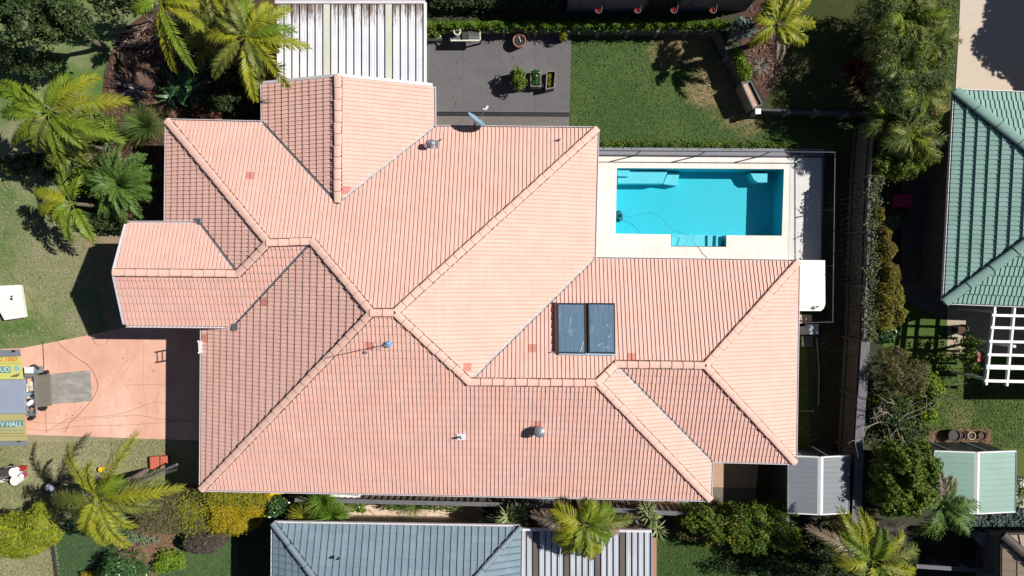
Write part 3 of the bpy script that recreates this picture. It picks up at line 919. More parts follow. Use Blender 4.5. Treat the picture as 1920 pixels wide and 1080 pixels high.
# ------------------------------------------------------------------ fittings on the roof
def proj(q, up=0.0):
    return (PL[q][0], PL[q][1], PL[q][2] + up)
N2u = Vector((-PL['N2'][0], -PL['N2'][1], 1)).normalized()
sp = thing('solar_water_heater', 'pair of blue glazed solar collector panels lying on the pink roof', 'solar panel', ray_plane(1098, 615, proj('N2', 0.05)))
def quad_on(px, q, z0, z1, mat, name, parent):
    lo = [ray_plane(x, y, proj(q, z1)) for x, y in px]
    dz = Vector((0, 0, z0 - z1))
    mb = MB()
    vs = lo + [p + dz for p in lo]
    mb.add(vs, [(3, 2, 1, 0), (0, 1, 5, 4), (1, 2, 6, 5), (2, 3, 7, 6), (3, 0, 4, 7)], mat)
    return mb.build(name, parent)
sglass, snt, sb = newmat('solar_glass')
pos = position(snt)
mp = N(snt, 'ShaderNodeMapping')
mp.inputs['Scale'].default_value = (26, 0.9, 1)
snt.links.new(pos, mp.inputs[0])
n1 = noise(snt, 1.0, 4, 0.6, mp.outputs[0])
n2 = noise(snt, 2.6, 6, 0.7, pos)
c1 = mixc(snt, maprange(snt, n1.outputs[0], 0.35, 0.65), (0.095, 0.16, 0.235), (0.14, 0.215, 0.305))
c2 = mixc(snt, maprange(snt, n2.outputs[0], 0.56, 0.78), c1, (0.27, 0.36, 0.44))
snt.links.new(c2, sb.inputs['Base Color'])
setin(sb, Roughness=0.15)
for x0, x1 in ((1046, 1095), (1104, 1151)):
    quad_on([(x0 - 2, 568), (x1 + 2, 568.5), (x1 + 3, 663.5), (x0 - 1, 662.5)], 'N2', 0.03, 0.155, MAT['darksteel'], 'frame', sp)
    quad_on([(x0 + 1, 571), (x1 - 0.5, 571.5), (x1 + .5, 660), (x0 + 2, 659.5)], 'N2', 0.12, 0.162, sglass, 'glass_panel', sp)
quad_on([(1096.5, 568), (1102.5, 568), (1104, 663), (1098, 663)], 'N2', 0.03, 0.09, MAT['darktimber'], 'centre_gap_cover', sp)
quad_on([(1039, 567), (1043.5, 567), (1045.5, 662), (1040.5, 661)], 'N2', 0.03, 0.15, surf('rusty_side', (0.09, 0.03, 0.025)), 'side_flange', sp)
quad_on([(1047, 662), (1154, 663), (1153.5, 666.5), (1049, 665)], 'N2', 0.04, 0.15, surf('pale_blue_trim', (0.33, 0.48, 0.62)), 'lower_trim', sp)
mb = MB()
mb.tube([ray_plane(x, y, proj('N2', 0.12)) for x, y in ((1046, 661), (1040, 660), (1032, 661))], 0.02, MAT['steel'], 6)
mb.build('pipe', sp)
for k_, st in enumerate((((1070, 594), (1067, 622)), ((1094, 640), (1090, 655), (1094, 663)), ((1091, 650), (1087, 662)), ((1140, 632), (1146, 628)), ((1121, 648), (1132, 642)), ((1138, 608), (1141, 615)))):
    mb = MB()
    mb.tube([ray_plane(x, y, proj('N2', 0.166)) for x, y in st], 0.012, MAT['signwhite'], 4, 0.003)
    mb.build('dropping_streak', sp)

dc = Vector(W(892, 228, 3.05))
bore = Vector((0.62, 0.76, 0.30)).normalized()
dish = thing('satellite_dish', 'satellite dish coloured with the blue of the sky, at the eave over the grey patio', 'satellite dish', dc)
e1 = bore.cross(Vector((0, 0, 1))).normalized()
e2 = e1.cross(bore)
mb = MB()
rings, seg = 5, 24
vs = [dc - bore * 0.0]
for i in range(1, rings + 1):
    r = 0.43 * i / rings
    for j in range(seg):
        a = 2 * math.pi * j / seg
        vs.append(dc + e1 * (r * math.cos(a)) + e2 * (r * math.sin(a)) + bore * (0.10 * (i / rings) ** 2))
fs = [(0, 1 + j, 1 + (j + 1) % seg) for j in range(seg)]
for i in range(rings - 1):
    for j in range(seg):
        fs.append((1 + i * seg + j, 1 + (i + 1) * seg + j, 1 + (i + 1) * seg + (j + 1) % seg, 1 + i * seg + (j + 1) % seg))
mb.add(vs, fs, MAT['dishblue'])
mb.build('reflector', dish, True)
lnb = dc + bore * 0.62 - e2 * 0.10
mb = MB()
mb.tube([dc - e2 * 0.4 + bore * 0.1, lnb], 0.012, MAT['steel'], 6)
mb.build('feed_arm', dish)
mb = MB()
mb.tube([lnb - bore * 0.06, lnb + bore * 0.10], 0.05, MAT['white'], 10)
mb.box(lnb + Vector((-0.08, -0.03, -0.02)), (0.07, 0.06, 0.05), MAT['white'], rz=0.5)
mb.build('receiver', dish)
mb = MB()
base = ray_plane(890, 241, proj('N1', 0.0))
mb.tube([base, base + Vector((0, 0, 0.35)), dc - bore * 0.05], 0.03, MAT['black'], 8)
mb.build('mount', dish)

def pipe_vent(px, py, q, h, r, label, flash=0.18, cowl=True, name='roof_vent', fm='silver'):
    b = ray_plane(px, py, proj(q, 0.0))
    t = thing(name, label, 'vent', b)
    mb = MB()
    nn = Vector((-PL[q][0], -PL[q][1], 1)).normalized()
    mb.box(b + nn * 0.045, (flash * 2, flash * 1.5, 0.03), MAT[fm], rx=math.atan(PL[q][1]), ry=-math.atan(PL[q][0]))
    mb.build('flashing', t)
    mb = MB()
    mb.tube([b, b + Vector((0, 0, h))], r, MAT['silver'], 12)
    mb.build('pipe', t)
    if cowl:
        mb = MB()
        mb.lathe(b + Vector((0, 0, h)), [(r * 1.0, -0.02), (r * 1.7, 0.0), (r * 1.7, 0.03), (r * 0.4, 0.11)], MAT['silver'], 14)
        mb.build('cowl', t)
    return t
pipe_vent(811, 272, 'N1', 0.42, 0.085, 'squat silver flue with a metal base near the north valley', 0.22)
pipe_vent(801, 275, 'N1', 0.30, 0.055, 'short dark vent pipe beside the silver flue', 0.12, True)
pipe_vent(827, 263, 'N1', 0.14, 0.03, 'tiny pipe stub just above the silver flue', 0.05, False)
pipe_vent(1049, 263, 'N1', 0.22, 0.035, 'lone slim pipe by the north east corner of the pink roof', 0.05, False)
pipe_vent(865, 818, 'S1', 0.36, 0.04, 'thin vent pipe on a white flashing, south slope', 0.17, False, fm='white')
wv = thing('whirlybird_vent', 'round silver whirlybird vent on the south slope of the pink roof', 'vent', ray_plane(1011, 806, proj('S1', 0)))
b = ray_plane(1011, 806, proj('S1', 0))
mb = MB()
mb.lathe(b, [(0.16, -0.1), (0.16, 0.22), (0.14, 0.24)], MAT['silver'], 18)
mb.build('throat', wv)
mb = MB()
k = 20
for j in range(k):
    a0, a1 = 2 * math.pi * j / k, 2 * math.pi * (j + 0.75) / k
    prev = None
    vs, fs = [], []
    for i in range(6):
        t = i / 5
        r = 0.15 + 0.07 * math.sin(math.pi * (0.15 + 0.75 * t))
        z = 0.25 + 0.22 * t
        vs += [b + Vector((r * math.cos(a0), r * math.sin(a0), z)), b + Vector((r * 0.93 * math.cos(a1), r * 0.93 * math.sin(a1), z))]
        if i: fs.append((2 * i - 2, 2 * i - 1, 2 * i + 1, 2 * i))
    mb.add(vs, fs, MAT['silver'])
mb.build('vanes', wv)
mb = MB()
mb.lathe(b + Vector((0, 0, 0.46)), [(0.18, 0), (0.19, 0.015), (0.12, 0.06), (0.02, 0.08)], MAT['silver'], 18)
mb.build('top_plate', wv)
# slim aerial mast
b = ray_plane(729, 645, proj('S1', 0.0))
am = thing('aerial_mast', 'tall slim aerial mast with a blue collar, just below the main ridge', 'aerial', b)
mb = MB()
mb.tube([b, b + Vector((-0.02, 0.03, 2.2))], 0.016, MAT['steel'], 8)
mb.build('pole', am)
mb = MB()
mb.lathe(b, [(0.12, -0.05), (0.115, 0.10), (0.09, 0.16), (0.03, 0.18)], MAT['bluecap'], 14)
mb.build('base_collar', am)
mb = MB()
for z, l in ((0.5, 0.2),):
    mb.tube([b + Vector((-l / 2, 0.02, z)), b + Vector((l / 2, 0.02, z))], 0.012, MAT['steel'], 6)
mb.build('crossbar', am)
pipe_vent(686, 660, 'S1', 0.1, 0.045, 'small black pipe cap beside the mast shadow', 0.05, False, fm='black')

# ------------------------------------------------------------------ patio roof on the north side (ribbed white sheets)
pr = thing('patio_roof', 'stained white ribbed sheet patio roof with two cream translucent strips', 'patio roof', W(665, 80, 0))
def rib_sheets(parent, px, zt, zb, n, special, base, smat, ribmat, stain=None, ribh=0.035, ribw=0.035, part='roof_sheet', spart='translucent_sheet'):
    """px: top-left, top-right, bottom-right, bottom-left in the photo; zt / zb heights of the two ends"""
    TL, TR, BR, BL = Vector(W(*px[0], zt)), Vector(W(*px[1], zt)), Vector(W(*px[2], zb)), Vector(W(*px[3], zb))
    ribs = MB()
    for i in range(n):
        f0, f1 = i / n, (i + 1) / n
        m = smat if i in special else base
        mb = MB()
        a, b, c, d = TL.lerp(TR, f0), TL.lerp(TR, f1), BL.lerp(BR, f1), BL.lerp(BR, f0)
        z = Vector((0, 0, 0.006 if i in special else 0.0))
        mb.add([a + z, b + z, c + z, d + z, a - Vector((0, 0, .02)), b - Vector((0, 0, .02)), c - Vector((0, 0, .02)), d - Vector((0, 0, .02))],
               [(3, 2, 1, 0), (4, 5, 6, 7), (0, 1, 5, 4), (2, 3, 7, 6)], m)
        mb.build(spart if i in special else part, parent)
        ribs.beam(a + Vector((0, 0, ribh)), d + Vector((0, 0, ribh)), ribw, ribh + 0.02, ribmat)
        for k in (0.33, 0.66):
            ribs.beam(a.lerp(b, k) + Vector((0, 0, .008)), d.lerp(c, k) + Vector((0, 0, .008)), 0.02, 0.012, m)
    ribs.beam(TR + Vector((0, 0, ribh)), BR + Vector((0, 0, ribh)), ribw, ribh + 0.02, ribmat)
    ribs.build('rib', parent)
    return TL, TR, BR, BL
# white sheet with rust and lichen running down from the top end
stm, snt, sb = newmat('stained_white_sheet')
pos = position(snt)
mp = N(snt, 'ShaderNodeMapping')
mp.inputs['Scale'].default_value = (9, 0.8, 1)
snt.links.new(pos, mp.inputs[0])
n1 = noise(snt, 1.3, 8, 0.8, mp.outputs[0])
n2 = noise(snt, 0.9, 6, 0.65, pos)
sx = N(snt, 'ShaderNodeSeparateXYZ')
snt.links.new(pos, sx.inputs[0])
ytop = W(660, 8, 2.75)[1]
gy = maprange(snt, sx.outputs[1], ytop - 1.3, ytop, 0.0, 0.30)
ad = N(snt, 'ShaderNodeMath', operation='ADD')
snt.links.new(n1.outputs[0], ad.inputs[0])
snt.links.new(gy, ad.inputs[1])
cA = mixc(snt, maprange(snt, n2.outputs[0], 0.4, 0.62), (0.84, 0.84, 0.84), (0.70, 0.71, 0.77))
cB = mixc(snt, maprange(snt, ad.outputs[0], 0.66, 0.80), cA, (0.20, 0.15, 0.12))
snt.links.new(cB, sb.inputs['Base Color'])
setin(sb, Roughness=0.45)
MAT['stained'] = stm
q4 = rib_sheets(pr, [(519, 8), (795, 8), (795, 176), (519, 176)], 2.72, 2.56, 19, (6, 14), stm, MAT['cream'], MAT['darksteel'], ribw=0.022)
mb = MB()
mb.beam(q4[0] + Vector((-0.05, 0.07, 0.06)), q4[1] + Vector((0.05, 0.07, 0.06)), 0.12, 0.14, MAT['fascia'])
mb.build('gutter', pr)
mb = MB()
mb.beam(q4[1] + Vector((0.05, 0.05, 0.07)), q4[2] + Vector((0.05, 0, 0.07)), 0.10, 0.14, MAT['white'])
mb.build('edge_trim', pr)
for f in (0.02, 0.5, 0.98):
    p = q4[0].lerp(q4[1], f)
    mb = MB()
    mb.box((p.x, p.y - 0.15, 1.33), (0.09, 0.09, 2.66), MAT['white'])
    mb.build('post', pr)

# ------------------------------------------------------------------ neighbouring buildings
def hip_house(name, label, x0, x1, y0, y1, he, tan, mats, open_sides='', prof=None, p=0.3, g=0.37, rib=0.04, lip=0.03, cap_w=0.24, gut=True, cap=None, walls='render', rot=0.0, gutmat='fascia'):
    """a hipped house on the plan rectangle x0..x1, y0..y1"""
    t = thing(name, label, 'house', ((x0 + x1) / 2, (y0 + y1) / 2, 0))
    hw = min(x1 - x0, y1 - y0) / 2
    zr = he + hw * tan
    A, B, C_, D = (x0, y1, he), (x1, y1, he), (x1, y0, he), (x0, y0, he)
    if x1 - x0 >= y1 - y0:
        r0, r1 = (x0 + hw, (y0 + y1) / 2, zr), (x1 - hw, (y0 + y1) / 2, zr)
    else:
        r0, r1 = ((x0 + x1) / 2, y1 - hw, zr), ((x0 + x1) / 2, y0 + hw, zr)
    cx, cy = (x0 + x1) / 2, (y0 + y1) / 2
    if x1 - x0 >= y1 - y0:
        faces = [([A, B, r1, r0], (0, -tan, he + tan * y1)), ([D, C_, r1, r0], (0, tan, he - tan * y0)),
                 ([A, r0, D], (tan, 0, he - tan * x0)), ([B, C_, r1], (-tan, 0, he + tan * x1))]
    else:
        faces = [([A, B, r0], (0, -tan, he + tan * y1)), ([D, r1, C_], (0, tan, he - tan * y0)),
                 ([A, r0, r1, D], (tan, 0, he - tan * x0)), ([B, C_, r1, r0], (-tan, 0, he + tan * x1))]
    bms = [tile_faces([f], pl, p=p, g=g, rib=rib, lip=lip, seed=k + 20, prof=prof) for k, (f, pl) in enumerate(faces)]
    rf = roof_object('roof', bms, mats, t)
    if x1 - x0 >= y1 - y0:
        hips = [(A, r0), (D, r0), (B, r1), (C_, r1), (r0, r1)]
    else:
        hips = [(A, r0), (B, r0), (C_, r1), (D, r1), (r0, r1)]
    for k, (a, b) in enumerate(hips):
        ridge_caps(a, b, cap, rf, L=0.95, w=cap_w, h=0.10, seed=k, mortar=MAT['darksteel'])
    if gut:
        for a, b, o in ((A, B, (0, 1)), (B, C_, (1, 0)), (C_, D, (0, -1)), (D, A, (-1, 0))):
            gutter(a, b, o, rf, MAT[gutmat])
    mb = MB()
    mb.prism([(x0 + .45, y0 + .45), (x1 - .45, y0 + .45), (x1 - .45, y1 - .45), (x0 + .45, y1 - .45)], 0, he - 0.15, MAT[walls])
    mb.build('wall', t)
    mb = MB()
    mb.prism([(x0, y0), (x1, y0), (x1, y1), (x0, y1)], he - 0.145, he - 0.13, MAT['white'])
    mb.build('soffit', t)
    return t
shingle = [(0, 0.0), (0.46, 0.03), (0.86, 0.05), (0.90, 0.8), (0.94, 1.0), (0.97, 0.9)]
def rotate_about(t, deg, px=None):
    """turn a whole thing about the vertical through the photo corner it is measured from"""
    a = R(deg)
    o = Vector(t.location)
    p = Vector(px)
    d = o - p
    t.location = p + Vector((d.x * math.cos(a) - d.y * math.sin(a), d.x * math.sin(a) + d.y * math.cos(a), d.z))
    t.rotation_euler[2] = a
gA, gD = W(1793, 172, 2.6), W(1776, 565, 2.6)
gh = hip_house('house', 'neighbouring house under a sea green tiled hip roof, cut by the picture edge', gA[0], gA[0] + 13.0, gA[1] - (Vector(gA) - Vector(gD)).length, gA[1], 2.6, 0.42,
               MAT['greentile'], prof=shingle, p=0.175, g=0.40, rib=0.034, lip=0.06, cap_w=0.36, cap=MAT['greencap'], walls='brownsheet')
rotate_about(gh, -2.2, gA)
bA = W(514, 983, 2.6)
bh = hip_house('house', 'neighbouring house under a slate blue ribbed roof below the pink house', bA[0], W(975, 983, 2.6)[0], bA[1] - 8.4, bA[1], 2.6, 0.40,
               MAT['greytile'], p=0.26, g=0.31, rib=0.040, lip=0.024, cap_w=0.2, cap=MAT['greycap'], walls='render',
               prof=[(0, 0.0), (0.70, 0.04), (0.74, 0.9), (0.80, 1.0), (0.90, 1.0), (0.95, 0.2)])
rotate_about(bh, -0.9, bA)
sA = W(1882, 1005, 2.4)
sh_ = hip_house('house', 'beige tiled roof corner with a dark brown hip, in the corner of the picture', sA[0], sA[0] + 9, sA[1] - 9, sA[1], 2.4, 0.42,
                MAT['beigetile'], prof=shingle, p=0.40, g=0.5, rib=0.05, lip=0.02, cap_w=0.34, cap=MAT['browncap'], walls='brownsheet', gutmat='browncap')
# bird on the slate blue roof, seen as a dark sliver
# lean-to roof of zinc and bronze sheets beside the slate blue house
lr = thing('lean_to_roof', 'flat lean-to roof of zinc grey sheets with bronze strips', 'patio roof', W(1100, 1040, 0))
q5 = rib_sheets(lr, [(976, 995), (1220, 998), (1220, 1240), (976, 1240)], 2.38, 2.2, 21, (2, 7, 12, 16), MAT['sheetgrey'], MAT['sheetbrown'], MAT['darksteel'], ribw=0.03, spart='bronze_sheet')
mb = MB()
mb.beam(q5[0] + Vector((0, 0.05, 0.05)), q5[1] + Vector((0.03, 0.05, 0.05)), 0.09, 0.14, MAT['fascia'])
mb.build('gutter', lr)
mb = MB()
mb.beam(q5[1] + Vector((0.03, 0, 0.05)), q5[2] + Vector((0.03, 0, 0.05)), 0.05, 0.14, MAT['bluegrey'])
mb.build('edge_trim', lr)
for f in (0.05, 0.95):
    p = q5[0].lerp(q5[1], f)
    mb = MB()
    mb.box((p.x, p.y - 0.2, 1.15), (0.09, 0.09, 2.3), MAT['white'])
    mb.build('post', lr)

# dark rendered neighbour on the upper terrace (its shaded south wall is seen)
nb0, nb1 = W(1062, 24, TZ), W(1398, 20, TZ)
dn = thing('house', 'dark grey rendered neighbouring house behind the clipped hedge', 'house', ((nb0[0] + nb1[0]) / 2, nb0[1] + 2, TZ))
mb = MB()
mb.prism([(nb0[0], nb0[1]), (nb1[0], nb1[1]), (nb1[0], nb1[1] + 8), (nb0[0], nb0[1] + 8)], TZ - 0.05, TZ + 3.0, MAT['wallgrey'])
mb.build('wall', dn)
for px in ((1205, 1262),):
    a, b = W(px[0], 10, TZ), W(px[1], 10, TZ)
    mb = MB()
    mb.box(((a[0] + b[0]) / 2, nb0[1] - 0.02, TZ + 1.2), (b[0] - a[0], 0.05, 1.7), MAT['glassdark'])
    mb.build('window', dn)
mb = MB()
mb.prism([(nb0[0] - .5, nb0[1] + 0.25), (nb1[0] + .5, nb1[1] + 0.25), (nb1[0] + .5, nb1[1] + 8.5), (nb0[0] - .5, nb0[1] + 8.5)], TZ + 3.0, TZ + 3.15, MAT['shedgrey'])
mb.build('roof', dn)
for i_, px in enumerate((1083, 1126, 1204, 1285)):
    a = W(px, 10, TZ)
    mb = MB()
    mb.box((a[0], nb0[1] - 0.012, TZ + 1.5), (0.05, 0.03, 2.9), MAT['sleeper'])
    mb.build('joint_strip', dn)
for i_, (px, lab) in enumerate(((1121, 'leftmost'), (1194, 'second from the left'), (1262, 'third from the left'), (1335, 'rightmost'))):
    c = Vector(W(px, 20, TZ + 1.35))
    h = thing('hanging_basket', 'red pot on a white hook, %s of four along the dark wall' % lab, 'hanging pot', c, 'red hanging pots along the dark wall')
    mb = MB()
    mb.lathe(c, [(0.05, -0.06), (0.085, 0.02), (0.09, 0.08), (0.075, 0.08), (0.06, 0.02)], MAT['redplastic'], 14)
    mb.build('pot', h)
    mb = MB()
    hk = [c + Vector((0.13 * math.cos(t), -0.02 + 0.13 * math.sin(t), 0.16)) for t in np.linspace(math.pi * 1.0, math.pi * 2.0, 8)]
    mb.tube(hk + [Vector((hk[-1].x, nb0[1] - 0.05, c.z + 0.35)), Vector((hk[-1].x, nb0[1] + 0.02, c.z + 0.4))], 0.011, MAT['timber'], 6)
    mb.build('hook', h)

# retaining wall of concrete sleepers
rw = thing('retaining_wall', 'low dark concrete sleeper retaining wall with stubby posts behind patio and lawn', 'wall', W(1060, 60, 0))
rp = [Vector((q[0], q[1], 0)) for q in ret]
for a, b in zip(rp[:-1], rp[1:]):
    d = (b - a).normalized()
    nrm = Vector((d.y, -d.x, 0))
    for z0, z1 in ((0.0, 0.24), (0.25, 0.49), (0.50, 0.76)):
        mb = MB()
        m0, m1 = a + nrm * 0.05, b + nrm * 0.05
        mb.beam(m0 + Vector((0, 0, z1)), m1 + Vector((0, 0, z1)), 0.09, z1 - z0, MAT['sleeper'])
        mb.build('sleeper', rw)
    for p in along(a, b, 1.22)[:-1]:
        mb = MB()
        mb.box((p.x + nrm.x * 0.12, p.y + nrm.y * 0.12, 0.40), (0.11, 0.13, 0.80), MAT['greytimber'], rz=math.atan2(d.y, d.x))
        mb.build('post', rw)

# ------------------------------------------------------------------ sheds
def shed(label, px0, py0, px1, py1, z, rise, mat, ridge_px, south=1):
    TL, BR = W(px0, py0, z), W(px1, py1, z)
    x0, x1, y1, y0 = TL[0], BR[0], TL[1], BR[1]
    xr = W(ridge_px, (py0 + py1) / 2, z + rise)[0]
    t = thing('shed', label, 'shed', ((x0 + x1) / 2, (y0 + y1) / 2, 0))
    mb = MB()
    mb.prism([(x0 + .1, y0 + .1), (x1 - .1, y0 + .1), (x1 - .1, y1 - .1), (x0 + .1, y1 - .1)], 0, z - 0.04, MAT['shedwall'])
    for yy in (y0 + .1, y1 - .1):
        mb.add([(x0 + .1, yy, z - .04), (x1 - .1, yy, z - .04), (xr, yy, z + rise - .06)], [(0, 1, 2)], mat)
    mb.build('wall', t)
    for (xa, za), (xb, zb) in (((x0, z), (xr, z + rise)), ((xr, z + rise), (x1, z))):
        mb = MB()
        n = 11
        for i in range(n):
            ya, yb = y0 + (y1 - y0) * i / n, y0 + (y1 - y0) * (i + 1) / n - 0.012
            mb.add([(xa, ya, za), (xb, ya, zb), (xb, yb, zb), (xa, yb, za), (xa, yb + .012, za - .018), (xb, yb + .012, zb - .018)],
                   [(0, 1, 2, 3), (3, 2, 5, 4)], mat)
        mb.build('roof', t)
    mb = MB()
    w = 0.13
    mb.add([(xr - w, y0 - .03, z + rise - .03), (xr, y0 - .03, z + rise + .03), (xr + w, y0 - .03, z + rise - .03),
            (xr - w, y1 + .03, z + rise - .03), (xr, y1 + .03, z + rise + .03), (xr + w, y1 + .03, z + rise - .03)],
           [(0, 1, 4, 3), (1, 2, 5, 4), (0, 2, 1), (3, 4, 5)], MAT['white'])
    mb.build('ridge_flashing', t)
    for yy in (y0 - .01, y1 + .01):
        mb = MB()
        mb.beam((x0, yy, z + .03), (xr - .1, yy, z + rise), 0.045, 0.09, MAT['white'])
        mb.beam((xr + .1, yy, z + rise), (x1, yy, z + .03), 0.045, 0.09, MAT['white'])
        mb.build('barge_trim', t)
    for xx in (x0 - .01, x1 + .01):
        mb = MB()
        mb.beam((xx, y0, z + .02), (xx, y1, z + .02), 0.03, 0.07, MAT['silver'] if xx < x1 else MAT['shedgrey'])
        mb.build('eave_trim', t)
    yw = y1 - 0.095
    for f in (0.28, 0.72):
        mb = MB()
        xx = x0 + (x1 - x0) * f
        mb.box((xx, yw + 0.015, z / 2), (0.035, 0.03, z - .1), MAT['white'])
        mb.build('wall_trim', t)
    return t
shed('grey steel garden shed with a white ridge beside the pink roof', 1478, 855, 1591, 961, 2.0, 0.22, MAT['shedgrey'], 1538.5)
s2 = shed('pale green steel garden shed with a white ridge on the lawn', 1752, 846, 1903, 959, 2.0, 0.25, MAT['shedgreen'], 1832)

# ------------------------------------------------------------------ fences
f_top = [Vector(W(1643, 225, 1.9)), Vector(W(1634, 330, 1.9)), Vector(W(1624, 640, 1.9)), Vector(W(1612, 850, 1.9)), Vector(W(1605, 985, 1.9))]
ef = thing('paling_fence', 'tall grey paling fence with a wide plank cap between the gardens', 'fence', (f_top[2].x, f_top[2].y, 0))
rr = random.Random(4)
pal = MB()
for a, b in zip(f_top[:-1], f_top[1:]):
    for i_, p in enumerate(along(a, b, 0.105)):
        pal.box((p.x - 0.02 + (0.014 if i_ % 2 else 0), p.y, 0.92 + rr.uniform(-.02, .02)), (0.016, 0.1, 1.84), MAT['paling'])
pal.build('palings', ef)
for a, b in zip(f_top[:-1], f_top[1:]):
    for p in along(a, b, 2.4)[:-1]:
        mb = MB()
        mb.box((p.x - 0.07, p.y, 0.92), (0.09, 0.09, 1.86), MAT['paling'])
        mb.build('post', ef)
    for z in (0.4, 1.5):
        mb = MB()
        mb.beam(a + Vector((-.065, 0, z - a.z)), b + Vector((-.065, 0, z - b.z)), 0.04, 0.08, MAT['paling'])
        mb.build('rail', ef)
k = 0
for a, b in zip(f_top[1:-1], f_top[2:]):
    ps = along(a, b, 2.3)
    for p, q in zip(ps[:-1], ps[1:]):
        w_ = 0.34 if p.y < W(0, 560, 1.9)[1] else 0.12
        mb = MB()
        off = Vector((-0.06 + (k % 2) * 0.03, 0, 0.03 + (k % 3) * 0.012))
        mb.beam(p + off, q + off + Vector((0, 0.02, 0)), w_, 0.035, MAT['greytimber'])
        mb.build('cap_plank', ef)
        k += 1
# boundary fence south of the pink house
sf = thing('paling_fence', 'long lapped paling fence running below the south gutter of the pink house', 'fence', W(940, 950, 0))
s_top = [Vector(W(553, 937, 1.35)), Vector(W(900, 945, 1.35)), Vector(W(1010, 948, 1.35)), Vector(W(1330, 966, 1.35)), Vector(W(1480, 975, 1.35))]
pal = MB()
for a, b in zip(s_top[:-1], s_top[1:]):
    d = (b - a).normalized()
    for i_, p in enumerate(along(a, b, 0.13)):
        pal.box((p.x, p.y + (0.028 if i_ % 2 else 0), 0.64), (0.10 if i_ % 2 else 0.075, 0.018, 1.28 + rr.uniform(-.03, .03)), MAT['timber'], rz=math.atan2(d.y, d.x))
pal.build('palings', sf)
for a, b in zip(s_top[:-1], s_top[1:]):
    mb = MB()
    mb.beam(a + Vector((0, 0, .03)), b + Vector((0, 0, .03)), 0.17, 0.04, MAT['greytimber'])
    mb.build('cap_plank', sf)
    for p in along(a, b, 2.4)[:-1]:
        mb = MB()
        mb.box((p.x, p.y - 0.06, 0.65), (0.09, 0.09, 1.3), MAT['timber'])
        mb.build('post', sf)

# ------------------------------------------------------------------ white pergola of the green roofed house
pg = thing('pergola', 'white timber pergola grid at the end of the green roofed house', 'pergola', W(1890, 640, 0))
PZ = 2.5
for (x0, y0), (x1, y1) in (((1867, 571), (1850, 722)), ((1904, 571), (1889, 724)), ((1945, 571), (1932, 724))):
    mb = MB()
    mb.beam(W(x0, y0, PZ), W(x1, y1, PZ), 0.075, 0.13, MAT['white'])
    mb.build('beam', pg)
for y, w_ in ((591, .10), (614, .10), (640, .10), (665, .10), (688, .17), (714, .11)):
    xl = 1867 - (y - 571) * 17 / 151 - 4
    mb = MB()
    mb.beam(W(xl, y, PZ + 0.075), W(1990, y + 3, PZ + 0.075), w_, 0.07, MAT['white'])
    mb.build('batten', pg)
for (x, y) in ((1868, 585), (1852, 712), (1905, 650)):
    p = W(x, y, PZ)
    mb = MB()
    mb.box((p[0] + 0.02, p[1], 1.2), (0.1, 0.1, 2.4), MAT['white'])
    mb.build('post', pg)
mb = MB()
mb.beam(W(1866, 572, PZ - 0.14), W(1850, 718, PZ - 0.14), 0.05, 0.22, MAT['bluegrey'])
mb.build('fascia', pg)

# ------------------------------------------------------------------ plants
def leaves(mb, pts, nrm, size, mat, rng, aspect=0.5, jit=0.55, var=0.35, fold=0.18):
    """one small folded leaf per point, facing about along nrm"""
    n = len(pts)
    nr = nrm + rng.normal(0, jit, (n, 3))
    nr /= np.linalg.norm(nr, axis=1, keepdims=True) + 1e-9
    t = rng.normal(0, 1, (n, 3))
    t -= (t * nr).sum(1, keepdims=True) * nr
    t /= np.linalg.norm(t, axis=1, keepdims=True) + 1e-9
    s = np.cross(nr, t)
    L = (size * (1 + rng.uniform(-var, var, n)))[:, None]
    Wd = L * aspect * 0.5
    a = pts - t * L * 0.5
    b = pts + s * Wd + nr * L * fold * 0.5
    c = pts + t * L * 0.5 - nr * L * fold
    d = pts - s * Wd + nr * L * fold * 0.5
    v = np.stack([a, b, c, d], 1).reshape(-1, 3)
    f = [(4 * i, 4 * i + 1, 4 * i + 2, 4 * i + 3) for i in range(n)]
    mb.add(v, f, mat)
def blob_points(blobs, n, rng, shell=(0.62, 1.0), lump=0.22, low=-0.35):
    """points through the outer part of a crown made of ellipsoids (x, y, z, rx, ry, rz)"""
    B = np.array(blobs, float)
    wgt = B[:, 3] * B[:, 4] + B[:, 3] * B[:, 5]
    idx = rng.choice(len(B), int(n * 1.6), p=wgt / wgt.sum())
    d = rng.normal(0, 1, (len(idx), 3))
    d /= np.linalg.norm(d, axis=1, keepdims=True)
    d[:, 2] = np.where(d[:, 2] < low, -d[:, 2], d[:, 2])
    ph = rng.uniform(0, 6.28, (len(B), 4))[idx]
    lum = np.sin(d[:, 0] * 6 + ph[:, 0]) + np.sin(d[:, 1] * 7 + ph[:, 1]) + np.sin(d[:, 2] * 6 + ph[:, 2]) + 0.7 * np.sin(d[:, 0] * 13 + d[:, 1] * 11 + ph[:, 3])
    r = (rng.uniform(shell[0], shell[1], len(idx)) ** 0.7) * (1 + lump * lum / 2.2)
    R_ = B[idx, 3:6]
    pts = B[idx, :3] + d * R_ * r[:, None]
    keep = np.ones(len(idx), bool)
    for k in range(len(B)):
        q = (pts - B[k, :3]) / (B[k, 3:6] * 0.62)
        keep &= ((q ** 2).sum(1) > 1) | (idx == k)
    nr = d / R_ * R_.mean(1, keepdims=True)
    pts, nr = pts[keep][:n], nr[keep][:n]
    nr /= np.linalg.norm(nr, axis=1, keepdims=True)
    return pts, nr
def px_blobs(lst):
    """(px, py, zc, r_px x, r_px y, rz) -> world ellipsoids"""
    o = []
    for (px, py, z, rx, ry, rz) in lst:
        p = W(px, py, z)
        o.append((p[0], p[1], p[2], M_(rx, z), M_(ry, z), rz))
    return o
